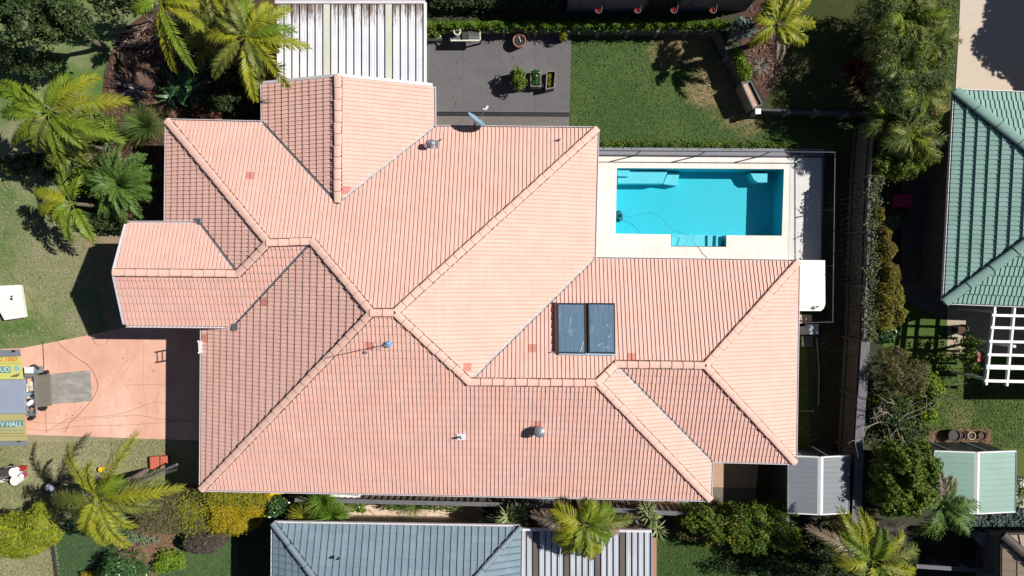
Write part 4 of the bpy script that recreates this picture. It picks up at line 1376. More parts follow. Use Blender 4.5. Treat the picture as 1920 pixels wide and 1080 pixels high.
def limbs(mb, base, blobs, r, mat, rng, fork=0.35):
    b0 = Vector(base)
    B = np.array(blobs)
    c = Vector(B[:, :3].mean(0))
    kn = b0.lerp(Vector((c.x, c.y, max(b0.z + .2, c.z - B[:, 5].mean() * 0.4))), 0.55)
    mb.tube([b0, b0.lerp(kn, .5) + Vector((rng.uniform(-.05, .05), rng.uniform(-.05, .05), 0)), kn], r, mat, 7, r * 0.75)
    for q in blobs:
        e = Vector(q[:3])
        m = kn.lerp(e, .5) + Vector((0, 0, .1))
        mb.tube([kn, m, e], r * 0.6, mat, 5, r * 0.2)
def bush(name, label, cat, lst, n, size, mat, ground=0.0, aspect=0.5, group=None, seed=1, jit=0.55, up=0.25, lump=0.22, r=0.05, tm='bark', shell=(0.62, 1.0), extra=None, part='foliage', stem='stem', world=None):
    """a shrub or tree: a stem with limbs, and a crown of many small leaves"""
    rng = np.random.default_rng(seed)
    bl = world or px_blobs(lst)
    B = np.array(bl)
    base = (float(B[:, 0].mean()), float(B[:, 1].mean()), ground)
    t = thing(name, label, cat, base, group)
    mb = MB()
    pts, nr = blob_points(bl, n, rng, shell, lump)
    pts[:, 2] = np.maximum(pts[:, 2], ground + 0.02)
    nr = nr + np.array([0, 0, up])
    leaves(mb, pts, nr, size, LEAF[mat], rng, aspect, jit)
    if extra:
        for (m2, frac, sel) in extra:
            k = int(n * frac)
            p2, n2 = blob_points([bl[i] for i in sel], k, rng, (0.85, 1.05), lump)
            p2[:, 2] = np.maximum(p2[:, 2], ground + 0.03)
            leaves(mb, p2, n2 + np.array([0, 0, up]), size, LEAF[m2], rng, aspect, jit)
    mb.build(part, t)
    mb = MB()
    limbs(mb, base, bl, r, MAT[tm], rng)
    mb.build(stem, t)
    return t
def box_hedge(name, label, cat, pxpoly, z0, z1, n, size, mat, seed=1, group=None, aspect=0.55, rough=0.06, extra=None, upn=0.5):
    """a clipped hedge standing on an outline seen at its top"""
    rng = np.random.default_rng(seed)
    poly = np.array([W(x, y, z1)[:2] for x, y in pxpoly])
    m = len(poly)
    cen = poly.mean(0)
    t = thing(name, label, cat, (cen[0], cen[1], z0), group)
    lo, hi = poly.min(0), poly.max(0)
    def inside(q):
        c = np.zeros(len(q), bool)
        for i in range(m):
            a, b = poly[i], poly[(i + 1) % m]
            cond = (a[1] > q[:, 1]) != (b[1] > q[:, 1])
            xx = (b[0] - a[0]) * (q[:, 1] - a[1]) / (b[1] - a[1] + 1e-12) + a[0]
            c ^= cond & (q[:, 0] < xx)
        return c
    q = rng.uniform(lo, hi, (n * 4, 2))
    q = q[inside(q)][:int(n * .75)]
    # rounded shoulders
    dist = np.full(len(q), 9.0)
    for i in range(m):
        a, b = poly[i], poly[(i + 1) % m]
        d = (b - a)
        tt = np.clip(((q - a) @ d) / (d @ d), 0, 1)
        dist = np.minimum(dist, np.linalg.norm(q - (a + tt[:, None] * d), axis=1))
    lum = np.sin(q[:, 0] * 5 + 1.3) * np.sin(q[:, 1] * 6 + .4) + np.sin(q[:, 0] * 11) * np.cos(q[:, 1] * 9)
    zt = z1 - 0.25 * np.exp(-dist / 0.12) * (z1 - z0) ** 0.5 + rough * lum - rng.uniform(0, 1, len(q)) ** 2 * 0.18
    top = np.column_stack([q, zt])
    per = np.array([np.linalg.norm(poly[(i + 1) % m] - poly[i]) for i in range(m)])
    ks = rng.choice(m, n - len(q) if n > len(q) else 10, p=per / per.sum())
    tt = rng.random(len(ks))[:, None]
    sp_ = poly[ks] + (poly[(ks + 1) % m] - poly[ks]) * tt
    ed = (poly[(ks + 1) % m] - poly[ks]) / per[ks][:, None]
    ar = sum(poly[i][0] * poly[(i + 1) % m][1] - poly[(i + 1) % m][0] * poly[i][1] for i in range(m))
    out = np.column_stack([ed[:, 1], -ed[:, 0]]) * (1 if ar > 0 else -1)
    sp_ = sp_ + out * rng.normal(0, rough, len(ks))[:, None]
    side = np.column_stack([sp_, rng.uniform(z0, z1 - .08, len(ks))])
    mb = MB()
    leaves(mb, top, np.tile([0, 0, 1.0], (len(top), 1)) + rng.normal(0, .2, (len(top), 3)), size, LEAF[mat], rng, aspect, 0.5)
    leaves(mb, side, np.column_stack([out, np.full(len(ks), .4)]), size, LEAF[mat], rng, aspect, 0.5)
    if extra:
        for (m2, poly2, frac) in extra:
            pp = np.array([W(x, y, z1)[:2] for x, y in poly2])
            cc, rr_ = pp.mean(0), (pp.max(0) - pp.min(0)) / 2
            sel = rng.normal(0, .5, (int(n * frac), 2)) * rr_ + cc
            leaves(mb, np.column_stack([sel, np.full(len(sel), z1 + .03) + rng.uniform(-.1, .04, len(sel))]), np.tile([0, 0, 1.0], (len(sel), 1)), size, LEAF[m2], rng, aspect, 0.5)
    mb.build('foliage', t)
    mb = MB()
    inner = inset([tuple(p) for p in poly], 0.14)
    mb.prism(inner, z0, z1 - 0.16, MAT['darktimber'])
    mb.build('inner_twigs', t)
    return t
def strap_plant(name, label, cat, px, py, ztop, base_z, rpx, n, mat, width=0.06, seed=1, elev=(10, 75), droop=(40, 80), group=None, ncrown=1, spread=0.0, seg=5, lenvar=.25, height=None):
    """rosettes of arching strap leaves"""
    rng = random.Random(seed)
    p = W(px, py, ztop)
    t = thing(name, label, cat, (p[0], p[1], base_z), group)
    mb = MB()
    for c in range(ncrown):
        ox, oy = (rng.uniform(-spread, spread), rng.uniform(-spread, spread)) if ncrown > 1 else (0, 0)
        o = Vector((p[0] + ox, p[1] + oy, base_z + (height or 0.1) * rng.uniform(.8, 1.1)))
        L0 = M_(rpx, ztop)
        for i in range(n):
            az = rng.uniform(0, 2 * math.pi)
            el = R(rng.uniform(*elev))
            dr = R(rng.uniform(*droop))
            L = L0 * rng.uniform(1 - lenvar, 1 + lenvar) * (1.0 / max(0.55, math.cos(el * .7)))
            h = Vector((math.cos(az), math.sin(az), 0))
            s = Vector((-h.y, h.x, 0))
            q = o.copy()
            vs, fs = [], []
            for k in range(seg + 1):
                f = k / seg
                ww = width * (0.55 + 0.45 * math.sin(math.pi * min(1, f * 1.1 + .15))) * (1 - f ** 3)
                up = Vector((0, 0, 1))
                if k < seg:
                    vs += [q + s * ww / 2 + up * ww * .25, q - s * ww / 2 + up * ww * .25]
                else:
                    vs += [q]
                a = el - dr * f
                q = q + (h * math.cos(a) + Vector((0, 0, math.sin(a)))) * (L / seg)
            fs = [(2 * k, 2 * k + 2, 2 * k + 3, 2 * k + 1) for k in range(seg - 1)] + [(2 * seg - 2, 2 * seg, 2 * seg - 1)]
            mb.add(vs, fs, LEAF[mat])
        if height:
            mb.tube([(o.x, o.y, base_z), o], 0.05, MAT['bark'], 6)
    mb.build('leaves', t)
    return t
def frond_mb(o, az, el, droop, L, leaf, n, mat, rng, fold=0.35, twist=0.0, w=0.034, bare=0.14, stalk=None, sag=0.35, onesided=0.0):
    """a feather frond: an arching midrib carrying two ranks of narrow leaflets"""
    mb = MB()
    K = 12
    pts, dirs = [], []
    q = Vector(o)
    h = Vector((math.cos(az), math.sin(az), 0))
    curl = rng.uniform(-.25, .25)
    for k in range(K + 1):
        f = k / K
        a = el - droop * f ** 1.15
        hh = Vector((math.cos(az + curl * f), math.sin(az + curl * f), 0))
        d = hh * math.cos(a) + Vector((0, 0, math.sin(a)))
        pts.append(q.copy())
        dirs.append(d)
        q = q + d * (L / K)
    mb.tube(pts, 0.024 * L / 2, stalk or mat, 4, 0.006)
    for side in (-1, 1):
        for i in range(n):
            f = bare + (1 - bare) * (i + .5) / n
            x = f * K
            k = min(K - 1, int(x))
            p = pts[k].lerp(pts[k + 1], x - k)
            d = dirs[k].lerp(dirs[k + 1], x - k).normalized()
            s = d.cross(Vector((0, 0, 1))).normalized() * side
            u = s.cross(d) * side
            if u.z < 0: u = -u
            lean = R(24 + 40 * f) + rng.uniform(-.16, .16)
            lift = fold * 0.55 + rng.uniform(-.22, .22) + twist * side
            ll = leaf * (math.sin(math.pi * (0.12 + 0.80 * ((f - bare) / (1 - bare)))) ** 0.55) * rng.uniform(.85, 1.1)
            if onesided and side * onesided > 0: ll *= 0.6
            dd = (s * math.cos(lean) + d * math.sin(lean))
            d1 = (dd + u * lift).normalized()
            d2 = (dd + u * (lift - sag * 1.2) + Vector((0, 0, -sag))).normalized()
            pw = d1.cross(u).normalized() * 0.0 + d * w * .5
            m1 = p + d1 * ll * .5
            e = m1 + d2 * ll * .5
            mb.add([p - pw * .7, p + pw * .7, m1 + pw, m1 - pw, e], [(0, 1, 2, 3), (3, 2, 4)], mat)
    return mb
def palm(label, px, py, zc, base_z, fronds, mat, seed=1, leaf=0.5, n=34, base_px=None, r=0.10, cat='palm tree', w=0.036, name='palm_tree', dead=(), group=None, fold=0.3):
    """fronds: (image angle in degrees, length in px, elevation, droop) seen from above"""
    rng = random.Random(seed)
    c = Vector(W(px, py, zc))
    b = Vector((c.x + rng.uniform(-.15, .15), c.y + rng.uniform(-.15, .15), base_z))
    t = thing(name, label, cat, b, group)
    mb = MB()
    mid = b.lerp(c, .5) + Vector((.04, -.03, 0))
    mb.tube([b, mid, c + Vector((0, 0, -.35))], r * 1.15, MAT['bark'], 9, r)
    mb.build('trunk', t)
    mb = MB()
    mb.tube([c + Vector((0, 0, -.45)), c + Vector((0, 0, -.1)), c + Vector((0, 0, .12))], r * .95, LEAF['hedge'], 8, r * .4)
    mb.build('crownshaft', t)
    for i, fr in enumerate(fronds):
        ang, lp, el, dr = fr[:4]
        m = LEAF[fr[4]] if len(fr) > 4 else LEAF[mat]
        hl = sum(math.cos(R(el) - R(dr) * ((k + .5) / 12) ** 1.15) for k in range(12)) / 12
        L = M_(lp, zc) / max(0.45, hl)
        a = R(ang)
        o = c + Vector((math.cos(a) * .05, math.sin(a) * .05, 0))
        f = frond_mb(o, a, R(el), R(dr), L, leaf * 1.22 * rng.uniform(.85, 1.15), int(n * 1.25), m, rng, fold=fold, twist=rng.uniform(-.35, .35), w=w * 1.35)
        f.build('frond', t)
    return t

# ---- north west garden
bush('tree', 'spreading dark leafed tree in the top left corner of the garden', 'tree',
     [(60, 40, 3.4, 44, 38, 1.2), (100, 55, 3.2, 30, 26, .9), (128, 22, 3.4, 36, 30, 1.1), (150, 50, 3.1, 22, 24, .8), (40, -10, 3.5, 50, 30, 1.2), (168, 66, 2.8, 12, 12, .5)],
     6500, 0.15, 'dark', seed=11, r=0.12, part='crown', stem='trunk', jit=0.7, lump=0.35)
bush('shrub', 'dark leafy shrub behind the fallen sticks at the top edge', 'shrub',
     [(205, 10, 2.0, 32, 20, .8), (245, 2, 2.0, 34, 18, .8), (272, 12, 1.8, 20, 16, .6)], 2600, 0.13, 'dark', seed=12, jit=0.7, lump=0.3)
bush('shrub', 'dim olive shrub on the shaded lawn by the left edge', 'shrub',
     [(20, 110, 1.6, 40, 26, .8), (60, 135, 1.4, 26, 18, .6), (95, 118, 1.3, 24, 16, .6)], 1500, 0.14, 'dark', seed=13, jit=0.8, lump=0.4)
palm('golden feather palm leaning over the white patio roof', 462, 67, 4.2, 0,
     [(180, 74, 20, 60), (128, 90, 35, 60), (86, 72, 35, 75, 'gpalm'), (47, 68, 40, 80), (28, 92, 30, 75), (3, 86, 30, 70, 'gpalm'), (-25, 58, 25, 60), (-15, 112, 25, 65),
      (-47, 112, 25, 75), (-86, 112, 20, 70), (220, 96, 10, 60, 'opalm'), (150, 60, 50, 90, 'opalm'), (-65, 70, 30, 80, 'opalm'), (105, 60, 60, 90, 'opalm')],
     'ypalm', seed=21, leaf=0.42, n=46, w=0.042)
palm('green and yellow feather palm at the top edge above the mulch bed', 300, 2, 3.6, 0,
     [(-30, 122, 25, 55), (-67, 140, 25, 60, 'gpalm'), (-83, 118, 15, 60), (12, 75, 40, 80), (60, 60, 40, 70), (150, 55, 40, 80, 'gpalm'), (-5, 85, 35, 75), (200, 50, 40, 90, 'gpalm')],
     'ypalm', seed=22, leaf=0.36, n=44, w=0.04)
palm('big lime feather palm above its own black shadow, left edge', 91, 211, 3.7, 0,
     [(148, 106, 25, 65), (176, 84, 25, 65), (218, 92, 15, 65), (226, 76, 5, 60), (-80, 88, 15, 70), (-22, 146, 25, 60), (11, 150, 25, 55, 'ypalm'), (40, 112, 30, 60, 'ypalm'),
      (56, 76, 40, 70), (130, 50, 55, 90), (-45, 80, 30, 80), (160, 62, 45, 90), (245, 60, 25, 85, 'opalm')],
     'gpalm', seed=23, leaf=0.46, n=46, w=0.044)
palm('young feather palm with six bright fronds on the lawn edge', 134, 381, 2.2, 0,
     [(108, 76, 25, 45), (155, 66, 20, 45, 'ypalm'), (186, 62, 15, 50, 'ypalm'), (255, 66, 15, 60), (-57, 76, 20, 60), (70, 46, 40, 70), (225, 40, 40, 80)],
     'gpalm', seed=24, leaf=0.40, n=40, w=0.04, r=0.07)
rng0 = random.Random(77)
fr = [(rng0.uniform(0, 360), rng0.uniform(52, 72), rng0.uniform(15, 35), rng0.uniform(45, 70)) for _ in range(46)] + \
     [(rng0.uniform(0, 360), rng0.uniform(26, 54), rng0.uniform(35, 75), rng0.uniform(50, 80)) for _ in range(50)]
palm('dense round fresh green cycad beside the west wall of the pink house', 226, 345, 1.5, 0, fr, 'cycad', seed=25, leaf=0.25, n=26, w=0.034, cat='cycad', name='cycad', r=0.16)
strap_plant('grass_tree', 'round fine leaved green grass tree by the roof corner', 'grass tree', 266, 233, 1.0, 0, 42, 620, 'grasstree', width=0.016, seed=26, elev=(5, 85), droop=(20, 60), height=0.5)
strap_plant('bromeliad', 'purple black bromeliad sprawling over the brown mulch', 'bromeliad', 240, 160, 0.6, 0, 44, 34, 'purplestrap', width=0.10, seed=27, elev=(5, 40), droop=(10, 50))
strap_plant('ginger_plant', 'dark glossy broad leaved clump between mulch and palm', 'plant', 338, 160, 0.9, 0, 32, 26, 'broad', width=0.13, seed=28, elev=(10, 60), droop=(30, 70), ncrown=4, spread=0.55, height=0.5)
strap_plant('yucca', 'small pale spiky yucca near the north west roof corner', 'yucca', 441, 192, 0.6, 0, 20, 26, 'greystrap', width=0.03, seed=29, elev=(5, 70), droop=(5, 25), height=0.3)
strap_plant('bromeliad', 'pale green rosette under the big lime palm', 'bromeliad', 196, 268, 0.5, 0, 22, 18, 'greystrap', width=0.05, seed=30, elev=(5, 50), droop=(20, 60))
strap_plant('yucca', 'dark spiky rosette in the shade beside the patio roof', 'yucca', 395, 185, 0.6, 0, 26, 24, 'broad', width=0.045, seed=31, elev=(10, 60), droop=(20, 60))
rr = random.Random(8)
def rock(name, label, px, py, r, z=0.0, mat='rock', flat=0.6, seed=0):
    rg = random.Random(seed + int(px))
    c = Vector(W(px, py, z))
    bm = bmesh.new()
    bmesh.ops.create_icosphere(bm, subdivisions=2, radius=1)
    ph = [rg.uniform(0, 6) for _ in range(6)]
    mb = MB()
    vs = []
    for v in bm.verts:
        k = 1 + 0.18 * math.sin(v.co.x * 3 + ph[0]) * math.sin(v.co.y * 3 + ph[1]) + 0.12 * math.sin(v.co.z * 5 + ph[2] + v.co.x * 4)
        vs.append((c.x + v.co.x * r * k, c.y + v.co.y * r * .8 * k, max(z, c.z + r * flat * .4 + v.co.z * r * flat * k)))
    mb.add(vs, [tuple(x.index for x in f.verts) for f in bm.faces], MAT[mat])
    bm.free()
    return tag(mb.build(name, None, False, (c.x, c.y, z)), label, 'rock')
rock('rock', 'brown boulder on the mulch right of the purple bromeliad', 278, 150, 0.55, 0, 'brownrock')
rock('rock', 'rounded brown boulder at the top of the mulch bed', 245, 112, 0.45, 0, 'brownrock')
rock('rock', 'grey stone among the palm fronds at the top edge', 383, 18, 0.24, 0.2, 'rock')
rock('rock', 'brown boulder in the mulch between cycad and lime palm', 163, 282, 0.33, 0, 'brownrock')
rock('rock', 'low brown boulder beside the round grass tree', 316, 205, 0.4, 0, 'brownrock')
# terracotta edging shards by the roof corner
mb = MB()
for (x, y, w_, d_, rz) in ((388, 221, .5, .16, .25), (408, 214, .42, .12, .5), (398, 226, .3, .2, -.3)):
    p = W(x, y, 0.35)
    mb.box(p, (w_, d_, 0.12), MAT['orange'], rz=rz)
p = W(398, 222, 0.1)
mb.box((p[0], p[1], 0.16), (0.75, 0.35, 0.3), MAT['orange'], rz=.2)
tag(mb.build('planter', None, False, (p[0], p[1], 0)), 'broken orange planter box against the north west eave', 'planter')
# litter on the beds
def litter(name, px0, py0, px1, py1, n, size, mat, z=0.02, seed=3, keep=None):
    rng = np.random.default_rng(seed)
    xs, ys = rng.uniform(px0, px1, n), rng.uniform(py0, py1, n)
    if keep: 
        k = keep(xs, ys)
        xs, ys = xs[k], ys[k]
    P = np.array([W(x, y, z + 0.01) for x, y in zip(xs, ys)])
    P[:, 2] += rng.uniform(0, 0.04, len(P))
    mb = MB()
    leaves(mb, P, np.tile([0, 0, 1.0], (len(P), 1)), size, LEAF[mat], rng, 0.35, 0.45, 0.6)
    return tag(mb.build(name), kind='stuff')
litter('fallen_leaves', 200, 60, 480, 230, 2600, 0.16, 'litter', 0.012, 3, lambda x, y: (x > 200 + (130 - y) * 0.25) | (y > 110))
litter('fallen_leaves', 150, 240, 340, 430, 1500, 0.14, 'litter', 0.012, 4)
mb = MB()
rr = random.Random(5)
for i in range(26):
    x, y = rr.uniform(225, 300), rr.uniform(45, 90)
    a = rr.uniform(-0.9, 0.4)
    l = rr.uniform(10, 26)
    z = rr.uniform(.03, .18)
    mb.tube([W(x - l * math.cos(a), y - l * math.sin(a), z), W(x, y, z + .05), W(x + l * math.cos(a), y + l * math.sin(a) + rr.uniform(-4, 4), z)], 0.018, MAT['twig'], 4, 0.006)
tag(mb.build('fallen_twigs'), kind='stuff')

# ---- south west garden
palm('large yellow feather palm with splayed fronds by the south west roof corner', 180, 931, 4.0, 0,
     [(122, 108, 25, 75), (53, 152, 30, 50), (39, 62, 45, 80, 'gpalm'), (3, 158, 20, 55), (185, 100, 10, 65, 'opalm'), (196, 96, 0, 55, 'opalm'), (-70, 108, 20, 75), (-94, 98, 15, 75),
      (-48, 84, 25, 75), (215, 70, 10, 70, 'opalm'), (-20, 100, 15, 70, 'opalm'), (105, 60, 45, 90), (-110, 70, 30, 85), (10, 110, 10, 65, 'opalm')],
     'ypalm', seed=41, leaf=0.46, n=50, w=0.031)
bush('conifer', 'broad chartreuse conifer sprawling over the left edge', 'conifer',
     [(20, 1000, 1.2, 62, 42, .9), (72, 985, 1.1, 34, 36, .8), (94, 1003, 0.9, 26, 18, .6), (-40, 1015, 1.2, 60, 44, 1.0), (45, 1025, 0.9, 44, 18, .6), (76, 955, .9, 10, 18, .4)],
     15000, 0.13, 'conifer', seed=42, aspect=0.30, jit=0.45, lump=0.14, shell=(0.72, 1.0), up=0.35)
box_hedge('hedge', 'clipped brown green hedge along the south west garden', 'hedge',
          [(244, 944), (262, 932), (384, 924), (392, 1000), (330, 1003), (252, 1001)], 0, 1.1, 11000, 0.085, 'brownhedge', seed=43,
          extra=[('goldgreen', [(330, 930), (395, 930), (395, 990), (330, 1000)], 0.12)])
box_hedge('hedge', 'clipped golden yellow hedge joined to the brown one', 'hedge',
          [(384, 925), (402, 918), (480, 922), (499, 935), (497, 962), (478, 990), (440, 1006), (392, 1000)], 0, 1.35, 12000, 0.09, 'golden', seed=44,
          extra=[('goldgreen', [(384, 925), (500, 925), (500, 950), (384, 945)], 0.12)])
bush('shrub', 'purple grey domed shrub below the hedges', 'shrub', [(383, 1016, .55, 40, 22, .5), (410, 1006, .5, 20, 14, .4)], 4200, 0.085, 'purple', seed=45, lump=0.08, shell=(.8, 1.0))
bush('shrub', 'glossy dark green shrub under the yellow tub', 'shrub', [(522, 948, .8, 26, 20, .7), (508, 965, .6, 20, 18, .5)], 1500, 0.12, 'glossy', seed=46, lump=0.3)
bush('shrub', 'dark green conifer shrub at the bottom edge', 'shrub', [(232, 1062, .9, 38, 32, .8), (262, 1078, .8, 26, 22, .6), (205, 1080, .7, 24, 20, .5)], 4200, 0.12, 'glossy', seed=47, aspect=0.3, lump=0.3)
bush('shrub', 'low bright green shrub on the bare soil', 'shrub', [(318, 1045, .3, 24, 14, .3), (305, 1060, .3, 16, 14, .25), (335, 1055, .3, 16, 12, .25)], 1300, 0.10, 'lime', seed=48, lump=0.35)
bush('shrub', 'sparse grey green shrub at the foot of the brown hedge', 'shrub', [(248, 1008, .25, 24, 10, .25), (276, 1012, .2, 20, 9, .2)], 600, 0.09, 'greystrap', seed=49, lump=0.4)
bush('shrub', 'tiny yellow flowering shrub at the bottom edge', 'shrub', [(172, 1078, .3, 16, 8, .25)], 320, 0.09, 'golden', seed=50, lump=0.3)
# edging of the clover lawn
mb = MB()
rr = random.Random(9)
for i in range(26):
    f = i / 25
    p = W(97 + 12 * f, 1008 + 90 * f, 0.04)
    mb.box((p[0] + rr.uniform(-.02, .02), p[1], 0.04), (0.12, 0.10, 0.1), MAT['darktimber'], rz=rr.uniform(-.3, .3))
tag(mb.build('garden_edging', None, False, W(103, 1050, 0)), 'dark notched edging between tan grass and clover lawn', 'edging')
# a dead frond lying by the corner
dd = thing('fallen_frond', 'long grey dead palm frond lying near the south west roof corner', 'frond', W(280, 895, 0))
a, b = Vector(W(226, 914, .25)), Vector(W(332, 871, 1.15))
mb = frond_mb(a, math.atan2(b.y - a.y, b.x - a.x), R(22), R(8), (b - a).length, 0.30, 30, LEAF['drygrey'], random.Random(3), fold=-0.2, w=0.03, sag=.6)
mb.build('leaflets', dd)
mb = MB()
mb.tube([a, a.lerp(b, .5), b], 0.03, MAT['greytimber'], 6, 0.06)
mb.build('midrib', dd)

# ---- along the south boundary
strap_plant('flax_bush', 'green strappy clump hanging over the slate blue gutter', 'flax', 576, 968, 1.8, 0, 26, 190, 'goldgreen', width=0.035, seed=51, ncrown=2, spread=.25, droop=(50, 100), elev=(20, 85), height=1.3)
strap_plant('flax_bush', 'mid green strappy clump in front of the white bench frame', 'flax', 606, 958, 2.0, 0, 32, 190, 'hedge', width=0.035, seed=52, ncrown=2, spread=.3, droop=(50, 100), elev=(20, 85), height=1.5)
strap_plant('flax_bush', 'pale yellow green clump at the start of the sand path', 'flax', 638, 966, 1.6, 0, 20, 190, 'varieg', width=0.035, seed=53, droop=(50, 90), elev=(20, 85), height=1.2)
bush('shrub', 'small bright shrub against the lapped fence above the sand path', 'shrub', [(668, 949, .7, 14, 9, .4), (678, 953, .5, 10, 8, .3)], 380, 0.10, 'hedge', seed=54, lump=0.3)
strap_plant('grass_clump', 'soft grey green grass clump over the sand path', 'grass clump', 776, 955, 0.9, 0, 26, 220, 'grasstree', width=0.016, seed=55, droop=(40, 90), elev=(25, 85), height=.2)
strap_plant('cordyline', 'variegated cream and green rosettes at the slate roof corner', 'cordyline', 955, 968, 2.3, 0, 24, 34, 'varieg', width=0.075, seed=56, ncrown=4, spread=.42, droop=(20, 60), elev=(5, 70), height=1.9)
strap_plant('cordyline', 'dark green rosette overlapping the slate ridge end', 'cordyline', 935, 985, 2.1, 0, 26, 60, 'glossy', width=0.04, seed=57, ncrown=2, spread=.2, droop=(20, 60), elev=(5, 70), height=1.7)
strap_plant('cordyline', 'variegated rosettes by the end of the lean to roof', 'cordyline', 1232, 985, 2.1, 0, 22, 30, 'varieg', width=0.07, seed=58, ncrown=4, spread=.45, droop=(20, 60), elev=(5, 70), height=1.7)
palm('yellowing feather palm hanging over the lean to roof', 1093, 984, 3.5, 0,
     [(147, 58, 30, 80), (82, 42, 40, 80), (36, 56, 30, 80, 'gpalm'), (8, 90, 20, 60, 'opalm'), (-70, 64, 25, 90), (237, 58, 25, 90), (196, 52, 25, 80), (175, 92, 10, 50, 'dry'),
      (-35, 56, 25, 85, 'gpalm'), (-95, 58, 35, 100, 'opalm'), (260, 40, 45, 95, 'gpalm'), (60, 40, 50, 90, 'gpalm'), (-10, 70, 5, 60, 'dry'), (215, 60, 20, 90)],
     'ypalm', seed=59, leaf=0.46, n=44, w=0.04)
bush('hedge', 'loose dark green hedge with yellow sprays by the south lawn', 'hedge',
     [(1310, 970, 1.2, 36, 24, .9), (1350, 985, 1.3, 34, 28, .9), (1400, 985, 1.5, 42, 40, 1.1), (1445, 985, 1.4, 36, 38, 1.0), (1475, 1005, 1.2, 24, 24, .8), (1400, 1010, 1.2, 40, 18, .8)],
     11000, 0.12, 'tree', seed=60, lump=0.3, extra=[('goldgreen', 0.10, (1, 4))])
bush('shrub', 'rusty and gold shrub at the west end of the loose hedge', 'shrub', [(1290, 995, .8, 26, 16, .6), (1330, 1000, .9, 20, 16, .6)], 1300, 0.11, 'feather', seed=61, lump=0.3, extra=[('golden', 0.35, (1,))])
bush('shrub', 'dim low shrubs in the shade below the loose hedge', 'shrub', [(1400, 1062, .5, 60, 16, .4), (1460, 1050, .6, 40, 16, .4)], 1500, 0.12, 'dark', seed=62, lump=0.4)

# ---- the south east corner
palm('tall golden feather palm at the bottom edge below the grey shed', 1634, 1052, 3.8, 0,
     [(126, 112, 25, 60), (147, 132, 20, 50, 'dry'), (160, 104, 20, 60), (105, 98, 30, 65), (53, 74, 45, 80), (20, 86, 30, 70, 'opalm'), (-13, 86, 25, 70), (186, 64, 30, 80),
      (138, 80, 40, 80, 'gpalm'), (80, 62, 55, 90, 'gpalm'), (-50, 70, 30, 80, 'gpalm'), (225, 70, 25, 80, 'opalm'), (-90, 60, 30, 80)],
     'ypalm', seed=63, leaf=0.42, n=46, w=0.03)
bush('shrub', 'gold and olive feathery shrub under the grey shed', 'shrub', [(1585, 985, 1.2, 28, 26, .8), (1610, 975, 1.2, 24, 22, .8), (1570, 1005, 1.0, 22, 20, .6)], 3000, 0.12, 'goldgreen', seed=64, lump=0.35, aspect=0.3)
strap_plant('dead_shrub', 'grey dead brush beside the tall golden palm', 'dead brush', 1664, 1000, 1.2, 0, 30, 260, 'drygrey', width=0.02, seed=65, ncrown=3, spread=.5, droop=(20, 80), elev=(10, 85), height=.5)
bush('tree', 'round bright green tree filling the gap between both sheds', 'tree',
     [(1690, 862, 2.9, 28, 26, .9), (1665, 845, 2.5, 24, 22, .7), (1718, 850, 2.5, 24, 24, .7), (1738, 878, 2.1, 22, 26, .7), (1655, 885, 2.5, 26, 26, .8), (1702, 895, 2.8, 28, 24, .8),
      (1672, 918, 2.6, 28, 24, .8), (1720, 922, 2.3, 24, 26, .7), (1650, 925, 2.1, 22, 24, .7), (1698, 945, 2.2, 26, 20, .6), (1668, 950, 1.9, 22, 18, .6)],
     13000, 0.135, 'tree', seed=66, lump=0.32, r=0.10, part='crown', stem='trunk')
rngp = random.Random(31)
palm('clumping green palm against the pale green shed', 1765, 948, 2.3, 0,
     [(rngp.uniform(0, 360), rngp.uniform(40, 66), rngp.uniform(15, 50), rngp.uniform(50, 90), rngp.choice(['cycad', 'bamboo', 'cycad'])) for _ in range(26)] + [(95, 66, 35, 60, 'dry'), (75, 54, 35, 60, 'dry')],
     'cycad', seed=67, leaf=0.36, n=22, w=0.034)
box_hedge('hedge', 'grey green clipped ground hedge below the pale green shed', 'hedge', [(1800, 966), (1925, 962), (1990, 962), (1990, 998), (1880, 994), (1815, 990)], 0, 0.5, 3600, 0.11, 'bluegum', seed=68)
bush('shrub', 'yellow green leafy shrub spilling onto the neighbour lawn', 'shrub', [(1740, 730, 1.5, 22, 32, .9), (1728, 765, 1.4, 20, 26, .8), (1712, 720, 1.5, 22, 22, .7)], 1900, 0.16, 'lime', seed=69, lump=0.3)
bush('shrub', 'dark green shrub under bare grey branches', 'shrub', [(1670, 775, 1.3, 44, 36, .9), (1695, 800, 1.4, 36, 30, .9), (1655, 805, 1.2, 24, 24, .7)], 4200, 0.12, 'dark', seed=70, lump=0.35, extra=[('tree', 0.2, (0, 1))])
bs = thing('bare_tree', 'bare grey branching tree over the dark shrub by the fence', 'tree', W(1665, 790, 0))
rr = random.Random(14)
mb = MB()
root = Vector(W(1688, 790, 0.0))
top = Vector(W(1685, 788, 2.3))
mb.tube([root, root.lerp(top, .6) + Vector((.05, 0, 0)), top], 0.06, MAT['twig'], 7, 0.04)
mb.build('trunk', bs)
def branch(mb, p, d, L, r, depth):
    pts = [p]
    for i in range(4):
        d = (d + Vector((rr.uniform(-.35, .35), rr.uniform(-.35, .35), rr.uniform(-.1, .22)))).normalized()
        pts.append(pts[-1] + d * L / 4)
    mb.tube(pts, r, MAT['twig'], 5, r * .5)
    if depth:
        for k in (1, 2, 3, 4):
            if rr.random() < .85:
                a = rr.uniform(0, 6.28)
                branch(mb, pts[k], (d + Vector((math.cos(a), math.sin(a), .1)) * 0.9).normalized(), L * .6, r * .6, depth - 1)
